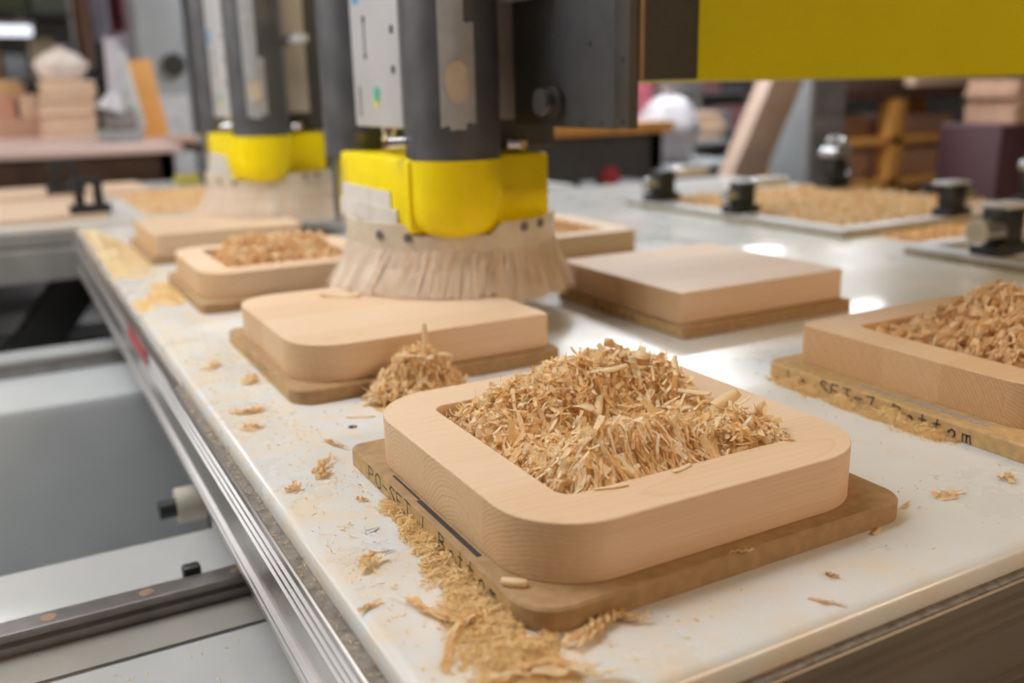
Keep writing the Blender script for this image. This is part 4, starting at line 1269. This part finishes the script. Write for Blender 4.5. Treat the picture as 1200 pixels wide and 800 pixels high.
def bag(name, label, c, rx, ry, rz_, mat, seed, knot=True, cat='bag'):
    bm = bmesh.new()
    bmesh.ops.create_uvsphere(bm, u_segments=28, v_segments=18, radius=1)
    rr = random.Random(seed)
    ph = [rr.uniform(0, 6) for _ in range(6)]
    for v in bm.verts:
        a = math.atan2(v.co.y, v.co.x)
        k = 1 + .07 * math.sin(5 * a + ph[0]) + .05 * math.sin(9 * a + ph[1] + v.co.z * 3) + .05 * math.sin(v.co.z * 7 + ph[2])
        z = max(v.co.z, -0.82)
        v.co = Vector((v.co.x * rx * k, v.co.y * ry * k, (z + .82) * rz_ / 1.82))
    r = build(name, bm, mat)
    r.location = c
    tag(r, label, cat)
    if knot:
        bm = bmesh.new()
        cyl_to(bm, (0, 0, rz_ * .96), (0, 0, rz_ * 1.12), rx * .14, 12, rx * .3)
        build('knot', bm, mat, r)
    return r
bag('sack', 'white cloth sack on top of the tall pale lumber stack', (0.46, 6.86, 0.5075), 0.15, 0.12, 0.19, plain('sack_cloth', (0.72, 0.64, 0.58), 0.8, 0, 0.1, 20), 2)
# small benchtop planer
pl_ = empty('bench_machine', (0.62, 5.7, 0.155), 'small white and grey bench machine on the workbench', 'machine')
box('machine_base', (-0.10, -0.10, 0), (0.12, 0.12, 0.06), GREYC, pl_, 0.01)
bm = bmesh.new(); cyl_to(bm, (-0.06, -0.02, 0.10), (0.09, -0.02, 0.10), 0.075, 24)
build('motor', bm, plain('motor_grey', (0.22, 0.21, 0.20), 0.5, 0.2), pl_)
bm = bmesh.new()
bx(bm, (-0.05, -0.04, -0.24), (0.05, 0.05, 0.20), 0.015, Matrix.Translation((0.07, 0.06, 0.29)) @ Matrix.Rotation(R(-9), 4, 'Y'))
build('guard', bm, plain('pale_guard', (0.56, 0.58, 0.57), 0.4), pl_)
bm = bmesh.new(); cyl_to(bm, (-0.03, -0.05, 0.17), (-0.0, -0.05, 0.26), 0.075, 20, 0.03)
build('hopper', bm, BAGW, pl_)
cyl('feed_pipe', (0.01, 0.0, 0.26), (0.02, 0.0, 0.55), 0.035, plain('lilac_pipe', (0.52, 0.50, 0.56), 0.4), pl_)
# leaning orange sheet
bm = bmesh.new()
bx(bm, (-0.085, -0.012, -0.02), (0.085, 0.012, 0.44), 0.002, Matrix.Rotation(R(-6), 4, 'Y') @ Matrix.Rotation(R(-10), 4, 'X'))
o = build('plywood_offcut', bm, plain('orange_plywood', (0.66, 0.31, 0.08), 0.5, 0, 0.1, 6))
o.location = (0.87, 6.15, 0.178); tag(o, 'orange plywood offcut leaning upright behind the bench machine', 'board')
table_thing('side_stand', 'low brown stand holding the orange plywood offcut', 0.80, 1.22, 5.98, 6.32, 0.152, 0.03, BPALE2, BDK, 0.05, 0.05, 'stand')
cb = empty('control_column', (0.95, 6.9, FZ), 'tall grey machine column with a dark handwheel at left', 'machine')
box('column', (0, 0, 0), (0.30, 0.4, 2.4), GREYC, cb, 0.01)
box('column_base', (-0.05, -0.05, 0), (0.36, 0.45, 0.15), DKPAINT, cb, 0.01)
cyl('handwheel', (0.20, -0.05, 1.50), (0.20, 0.0, 1.50), 0.075, BLACK, cb)
box('door_panel', (0.05, -0.008, 0.3), (0.28, 0.0, 1.30), plain('pale_enamel', (0.55, 0.55, 0.57), 0.4), cb)
# garment rail
gr = empty('coat_rack', (0.80, 7.95, FZ), 'steel coat rack with pale and maroon cloths behind the bench', 'rack')
for x in (-0.15, 0.62):
    cyl('post', (x, 0.1, 0), (x, 0.1, 2.5), 0.015, STEEL, gr)
cyl('rail', (-0.15, 0.1, 2.48), (0.62, 0.1, 2.48), 0.012, STEEL, gr)
def cloth(par, x0, x1, z0, z1, mat, sd, y=0.1):
    bm = bmesh.new()
    n = 14; rr = random.Random(sd); p = rr.uniform(0, 6)
    top, bot = [], []
    for i in range(n + 1):
        t = i / n
        x = x0 + (x1 - x0) * t
        top.append(bm.verts.new((x, y + 0.015 * math.sin(t * 9 + p), z1)))
        bot.append(bm.verts.new((x + 0.02 * math.sin(t * 5 + p), y + 0.04 * math.sin(t * 11 + p), z0 + 0.02 * math.sin(t * 7 + p))))
    for i in range(n):
        bm.faces.new((bot[i], bot[i + 1], top[i + 1], top[i]))
    bmesh.ops.solidify(bm, geom=bm.faces[:], thickness=0.006)
    return build('hanging_cloth', bm, mat, par)
cloth(gr, -0.02, 0.12, 1.70, 2.48, plain('lilac_cloth', (0.52, 0.50, 0.58), 0.85), 1)
cloth(gr, 0.12, 0.22, 1.62, 2.48, CLOTHR, 2)
cloth(gr, 0.20, 0.36, 1.74, 2.48, plain('rose_cloth', (0.70, 0.42, 0.50), 0.85), 3, 0.06)
cloth(gr, -0.14, -0.03, 1.50, 2.48, plain('tan_cloth', (0.45, 0.28, 0.20), 0.85), 4)
cloth(gr, 0.14, 0.40, 1.46, 1.78, CLOTHL, 5, 0.03)
# shelving far left with a lamp under its upper shelf
sh = empty('storage_rack', (-1.6, 9.6, FZ), 'dark steel storage rack with crates far left', 'rack')
for x in (0, 1.30, 2.60):
    for y in (0, 0.6):
        box('upright', (x - 0.03, y - 0.03, 0), (x + 0.03, y + 0.03, 2.6), DKPAINT, sh)
for z in (0.4, 1.42, 2.0):
    box('shelf', (-0.03, -0.03, z), (2.63, 0.63, z + 0.04), DKPAINT, sh)
rr = random.Random(5)
def crate(x, y, z, w_, d_, h_, mat, label):
    r = empty('storage_crate', (x, y, z), label, 'crate')
    box('body', (0, 0, 0), (w_, d_, h_), mat, r, 0.008)
    box('lid', (-0.006, -0.006, h_), (w_ + 0.006, d_ + 0.006, h_ + 0.03), mat, r, 0.006)
for x, w_, h_, mat, lab in ((-.35, .42, .55, plain('dark_grey_crate', (0.11, 0.11, 0.10), .6), 'dark grey crate on the upper shelf of the far left rack'),
                            (.10, .34, .50, GREENB, 'olive crate on the upper shelf of the far left rack'),
                            (.47, .32, .56, plain('moss_crate', (0.17, 0.20, 0.14), .6), 'moss green crate on the upper shelf, rightmost')):
    crate(x, 9.66, FZ + 2.04, w_, .45, h_ - .16, mat, lab)
for x, w_, h_, mat, lab in ((-.05, .20, .26, BORANGE, 'orange crate on the middle shelf of the far left rack'), (.19, .18, .2, GREYC, 'grey crate beside the orange crate on the far left rack'),
                            (.40, .2, .34, plain('sand_crate', (.42, .33, .2), .6), 'sand coloured crate on the middle shelf of the far left rack'), (.66, .22, .3, plain('navy_crate', (.08, .09, .16), .6), 'navy crate on the middle shelf of the far left rack')):
    crate(x, 9.70, FZ + 1.46, w_, .35, h_, mat, lab)
lm = empty('shelf_lamp', (-0.4, 9.45, 0.93), 'white fluorescent lamp bar below the upper rack shelf', 'lamp')
box('lamp_housing', (-0.6, -0.03, 0.085), (0.86, 0.09, 0.12), PAINTW, lm, 0.004)
box('diffuser', (-0.58, -0.035, 0.0), (0.84, 0.07, 0.085), TUBEL, lm, 0.02)
for x in (-0.5, 0.75):
    box('hanger', (x, 0.03, 0.12), (x + 0.02, 0.05, 0.172), STEEL, lm)
    box('hanger_plate', (x - 0.03, 0.03, 0.165), (x + 0.05, 0.16, 0.172), STEEL, lm)
# spray bottle and wood upright beside far head
bo = empty('spray_bottle', (0.86, 4.45, 0.0), 'dark spray bottle standing on the rear table near the far head', 'bottle')
bm = bmesh.new()
prev = None
for rad, z in ((0.045, 0), (0.05, 0.01), (0.05, 0.11), (0.035, 0.15), (0.018, 0.165), (0.018, 0.18)):
    rg = [bm.verts.new((rad * math.cos(2 * math.pi * i / 20), rad * math.sin(2 * math.pi * i / 20), z)) for i in range(20)]
    if prev: bridge(bm, prev, rg)
    else: bm.faces.new(rg[::-1])
    prev = rg
bm.faces.new(prev)
build('bottle', bm, plain('smoky_plastic', (0.12, 0.12, 0.14), 0.3), bo)
box('trigger', (-0.06, -0.015, 0.18), (0.03, 0.015, 0.21), GREYC, bo, 0.004)
o = box('wood_post', (0.0, 0, 0), (0.10, 0.05, 0.38), BPALE2, None, 0.003); o.location = (0.90, 4.62, 0.0)
tag(o, 'short upright wood post on the rear table behind the spray bottle', 'post')
o = box('yellow_wedge', (0, 0, 0), (0.11, 0.05, 0.045), plain('dull_yellow', (0.50, 0.46, 0.08), .5), None, 0.004); o.location = (0.70, 4.45, 0.0)
tag(o, 'small dull yellow block on the rear table', 'block')
def HR(x, y):
    return 0.0005 + (g(x, y, .62, 3.75, .16, .3, .03) + g(x, y, 1.0, 3.7, .3, .3, .02)) * (0.9 + 50 * lump(x, y, 30))
heap('sawdust_bed', 'pale brown sawdust spread over the rear table near the far head', .42, 1.4, 3.35, 4.3, HR, 0.0002, 1500, SHAV_D, (0.01, 0.03), (0.004, 0.01), 0.003, None, 30)

# ------------------------------------------------------------------ BACKGROUND: RIGHT
sb = table_thing('steel_bench', 'dark steel bench with thick wood top behind the near head', 2.15, 3.30, 4.2, 5.2, 0.205, 0.06, BPALE2, DKPAINT, 0.24, 0.08)
box('front_edge', (0, -0.012, 1.045), (1.15, 0.0, 1.105), BORANGE, sb)
for x in (0.2, 0.75):
    cyl('red_knob', (x, 0.0, 0.82), (x, 0.05, 0.82), 0.05, RED, sb)
table_thing('trolley', 'low trolley holding the white bag and pink cloth', 3.32, 4.05, 4.35, 5.1, -0.06, 0.04, GREYC, DKPAINT, 0.05, 0.05, 'trolley')
bag('plastic_bag', 'full white plastic bag on the low trolley', (3.60, 4.62, -0.0599), 0.19, 0.17, 0.40, BAGW, 9)
cr = empty('cloth_stand', (3.50, 5.0, -0.06), 'pink cloth draped on a small stand beside the white bag', 'cloth')
for x in (-0.1, 0.4):
    cyl('post', (x, 0.0, 0), (x, 0.0, 0.62), 0.012, STEEL, cr)
cyl('rail', (-0.1, 0, 0.61), (0.4, 0, 0.61), 0.010, STEEL, cr)
cloth(cr, -0.06, 0.26, 0.06, 0.61, CLOTHP, 8, 0.0)
table_thing('lumber_cart', 'steel cart holding a pale plank stack behind the leaning beam', 4.1, 4.86, 5.5, 6.1, 0.0, 0.04, GREYC, DKPAINT, 0.06, 0.06, 'cart')
boards(4.16, 4.82, 5.55, 0.0001, 5, 0.040, 0.4, BPALE, 'pale plank on the steel cart behind the leaning beam', 'planks on the steel cart')
# leaning beam, from the floor to the rack behind
bm = bmesh.new()
a_, b_ = Vector((2.86, 3.62, FZ + 0.02)), Vector((4.00, 3.71, 1.17))
q = (b_ - a_).to_track_quat('Z', 'Y').to_matrix().to_4x4(); q.translation = (a_ + b_) / 2
bx(bm, (-0.05, -0.105, -(b_ - a_).length / 2), (0.05, 0.105, (b_ - a_).length / 2), 0.003, q)
o = build('leaning_beam', bm, plain('planed_beam', (0.58, 0.42, 0.33), 0.5, 0, 0.1, 5)); tag(o, 'big pale wooden beam leaning diagonally behind the far clamping plate', 'beam')
ca = empty('tool_cabinet', (3.95, 3.83, FZ), 'dark grey tool cabinet that the big pale beam leans on', 'cabinet')
box('body', (0, 0, 0), (0.27, 0.3, 1.9), GREYC, ca, 0.01)
for z in (0.1, 0.6, 1.1):
    dr = box('drawer', (0.02, -0.012, z), (0.25, 0.0, z + 0.44), plain('drawer_grey', (0.20, 0.20, 0.21), .5), ca)
    box('handle', (0.08, -0.03, z + 0.36), (0.22, -0.012, z + 0.38), STEEL, dr)
rk = empty('timber_rack', (5.25, 5.0, FZ), 'orange timber rack full of boards at the back right', 'rack')
for x in (0.0, 0.75, 1.75):
    for y in (0, 0.6):
        box('post', (x, y, 0), (x + 0.16, y + 0.12, 1.16), BORANGE, rk, 0.004)
for z in (0.12, 0.5, 0.82, 1.16):
    for y in (0, 0.6):
        box('crossbeam', (-0.06, y, z), (2.3, y + 0.12, z + (0.06 if z < 1 else 0.09)), BORANGE if z < 1 else BDK, rk, 0.003)
boards(5.46, 5.95, 5.15, FZ + 0.561, 4, 0.05, 0.42, BPALE2, 'pinkish board on the middle level of the timber rack left bay', 'boards in the timber rack left bay')
boards(6.20, 6.95, 5.15, FZ + 0.561, 4, 0.05, 0.42, BPALE2, 'pinkish board on the middle level of the timber rack right bay', 'boards in the timber rack right bay')
boards(5.46, 5.95, 5.15, FZ + 0.881, 3, 0.05, 0.42, plain('brown_lumber', (0.40, 0.22, 0.13), .6), 'brown board below the top beam of the timber rack', 'brown boards high in the timber rack')
boards(6.20, 6.95, 5.15, FZ + 0.881, 3, 0.05, 0.42, plain('dusky_lumber', (0.45, 0.30, 0.24), .6), 'dusky board below the top beam at the rack right', 'dusky boards high in the timber rack')
boards(5.22, 6.2, 5.05, FZ + 1.251, 3, 0.045, 0.6, plain('dark_lumber', (0.16, 0.10, 0.08), .6), 'dark board lying on top of the timber rack', 'dark boards on the timber rack')
boards(6.3, 7.4, 5.05, FZ + 1.251, 5, 0.045, 0.6, BPALE, 'pale board lying on top of the timber rack', 'pale boards on the timber rack')
mc = empty('maroon_cabinet', (4.23, 2.88, FZ), 'maroon metal cabinet behind the chrome clamps at right', 'cabinet')
box('body', (0, 0, 0), (1.3, 0.34, 1.07), MAROON, mc, 0.01)
dv = box('door', (0.04, -0.012, 0.08), (0.62, 0.0, 1.02), MAROON, mc, 0.003); box('handle', (0.55, -0.03, 0.5), (0.575, -0.012, 0.65), STEEL, dv)
dv = box('door', (0.66, -0.012, 0.08), (1.26, 0.0, 1.02), MAROON, mc, 0.003); box('handle', (0.70, -0.03, 0.5), (0.725, -0.012, 0.65), STEEL, dv)
boards(4.40, 5.40, 2.92, FZ + 1.0701, 5, 0.042, 0.28, BPALE2, 'pinkish board stacked on the maroon cabinet', 'boards on the maroon cabinet')
# far shelves with boxes at the back
fs = empty('box_shelf', (5.2, 8.6, FZ), 'pale shelf unit with boxes far behind the white bag', 'shelf')
for x in (0, 1.9, 3.8):
    box('upright', (x, 0, 0), (x + .05, .5, 2.3), PALEALU, fs)
for z in (0.3, 0.75, 1.2, 1.65, 2.1):
    box('shelf', (0, 0, z), (3.85, .5, z + .03), PALEALU, fs)
cols = [(plain('box_white', (.62, .58, .6), .6), 'white'), (plain('box_rose', (.62, .28, .30), .6), 'rose'), (plain('box_slate', (.16, .15, .18), .6), 'slate'), (plain('box_tan', (.5, .36, .26), .6), 'tan')]
seen = {}
posn = ['first', 'second', 'third', 'fourth', 'fifth', 'sixth', 'seventh', 'eighth']
for zi, (z, lv) in enumerate(((0.78, 'lower'), (1.23, 'middle'), (1.68, 'upper'))):
    x = 0.08
    i = 0
    while x < 3.5 and i < 8:
        w_ = rr.uniform(.26, .5); h_ = rr.uniform(.2, .36)
        mt, cn = cols[(i + zi) % 4]
        if not (x < 1.9 < x + w_ + .02):
            crate(5.2 + x + .03, 8.65, FZ + z, w_ - .03, .38, h_, mt, '%s box, %s from the left on the %s far shelf' % (cn, posn[i], lv))
            i += 1
            x += w_ + .04
        else:
            x = 1.98

# ------------------------------------------------------------------ CEILING LAMPS (hang above the frame; some are assumed and mirror in the slab, some are added fill)
def unseen_hall_lamp(x, y, z, lx, ly, power, label, color):
    r = empty('unseen_hall_lamp', (x, y, z), label, 'lamp')
    box('lamp_housing', (-lx / 2 - .02, -ly / 2 - .02, 0.02), (lx / 2 + .02, ly / 2 + .02, 0.10), PAINTW, r, 0.005)
    box('diffuser', (-lx / 2, -ly / 2, 0.0), (lx / 2, ly / 2, 0.02), HIDL, r)
    for s_ in (-1, 1):
        cyl('hanger', (s_ * lx * .4, 0, 0.10), (s_ * lx * .4, 0, 2.9 - z), 0.006, STEEL, r, 8)
    l = bpy.data.lights.new('lamp_light', 'AREA'); l.shape = 'RECTANGLE'; l.size, l.size_y = lx, ly; l.energy = power; l.color = color
    o = bpy.data.objects.new('lamp_light', l); link(o, r); o.location = (0, 0, -0.005)
WARM, NEUT, COOL = (1.0, 0.68, 0.38), (1.0, 0.985, 0.975), (0.92, 0.955, 1.0)
LAMPS = [(-0.75, 1.9, 2.0, 1.5, 1.5, 25, NEUT, 'the big square fill panel added left of the near head'),  # unseen panel, added as soft top light for slab and trays
         (2.8, -2.2, 2.3, 2.4, 0.5, 150, WARM, 'the warm fill bar added behind the photographer'),  # unseen, put in as warm fill for the faces towards the camera
         (4.3, 3.7, 1.6, 0.5, 0.14, 9, COOL, 'the small assumed one over the maroon cabinet'), (5.7, 5.4, 1.6, 1.3, 0.22, 45, COOL, 'the assumed one over the timber rack'),  # both unseen, assumed from glints on the slab
         (6.9, 11.3, 1.2, 1.5, 0.25, 70, COOL, 'the assumed one before the far box shelves'), (-1.2, 6.2, 2.1, 1.3, 0.3, 45, NEUT, 'the assumed one over the pink topped workbench'),  # both lamps are unseen and assumed
         (3.2, 4.5, 2.6, 1.6, 0.3, 180, COOL, 'the fill lamp added high over the steel bench'),  # unseen, added to brighten the boards on the right
         (0.55, 1.7, 2.55, 1.2, 0.5, 11, NEUT, 'the fill lamp added right above the near head')]  # unseen, added to light slab and boards from overhead
for (x, y, z, lx, ly, p, c, wh) in LAMPS:
    unseen_hall_lamp(x, y, z, lx, ly, p, 'white hall lamp hanging high, ' + wh, c)
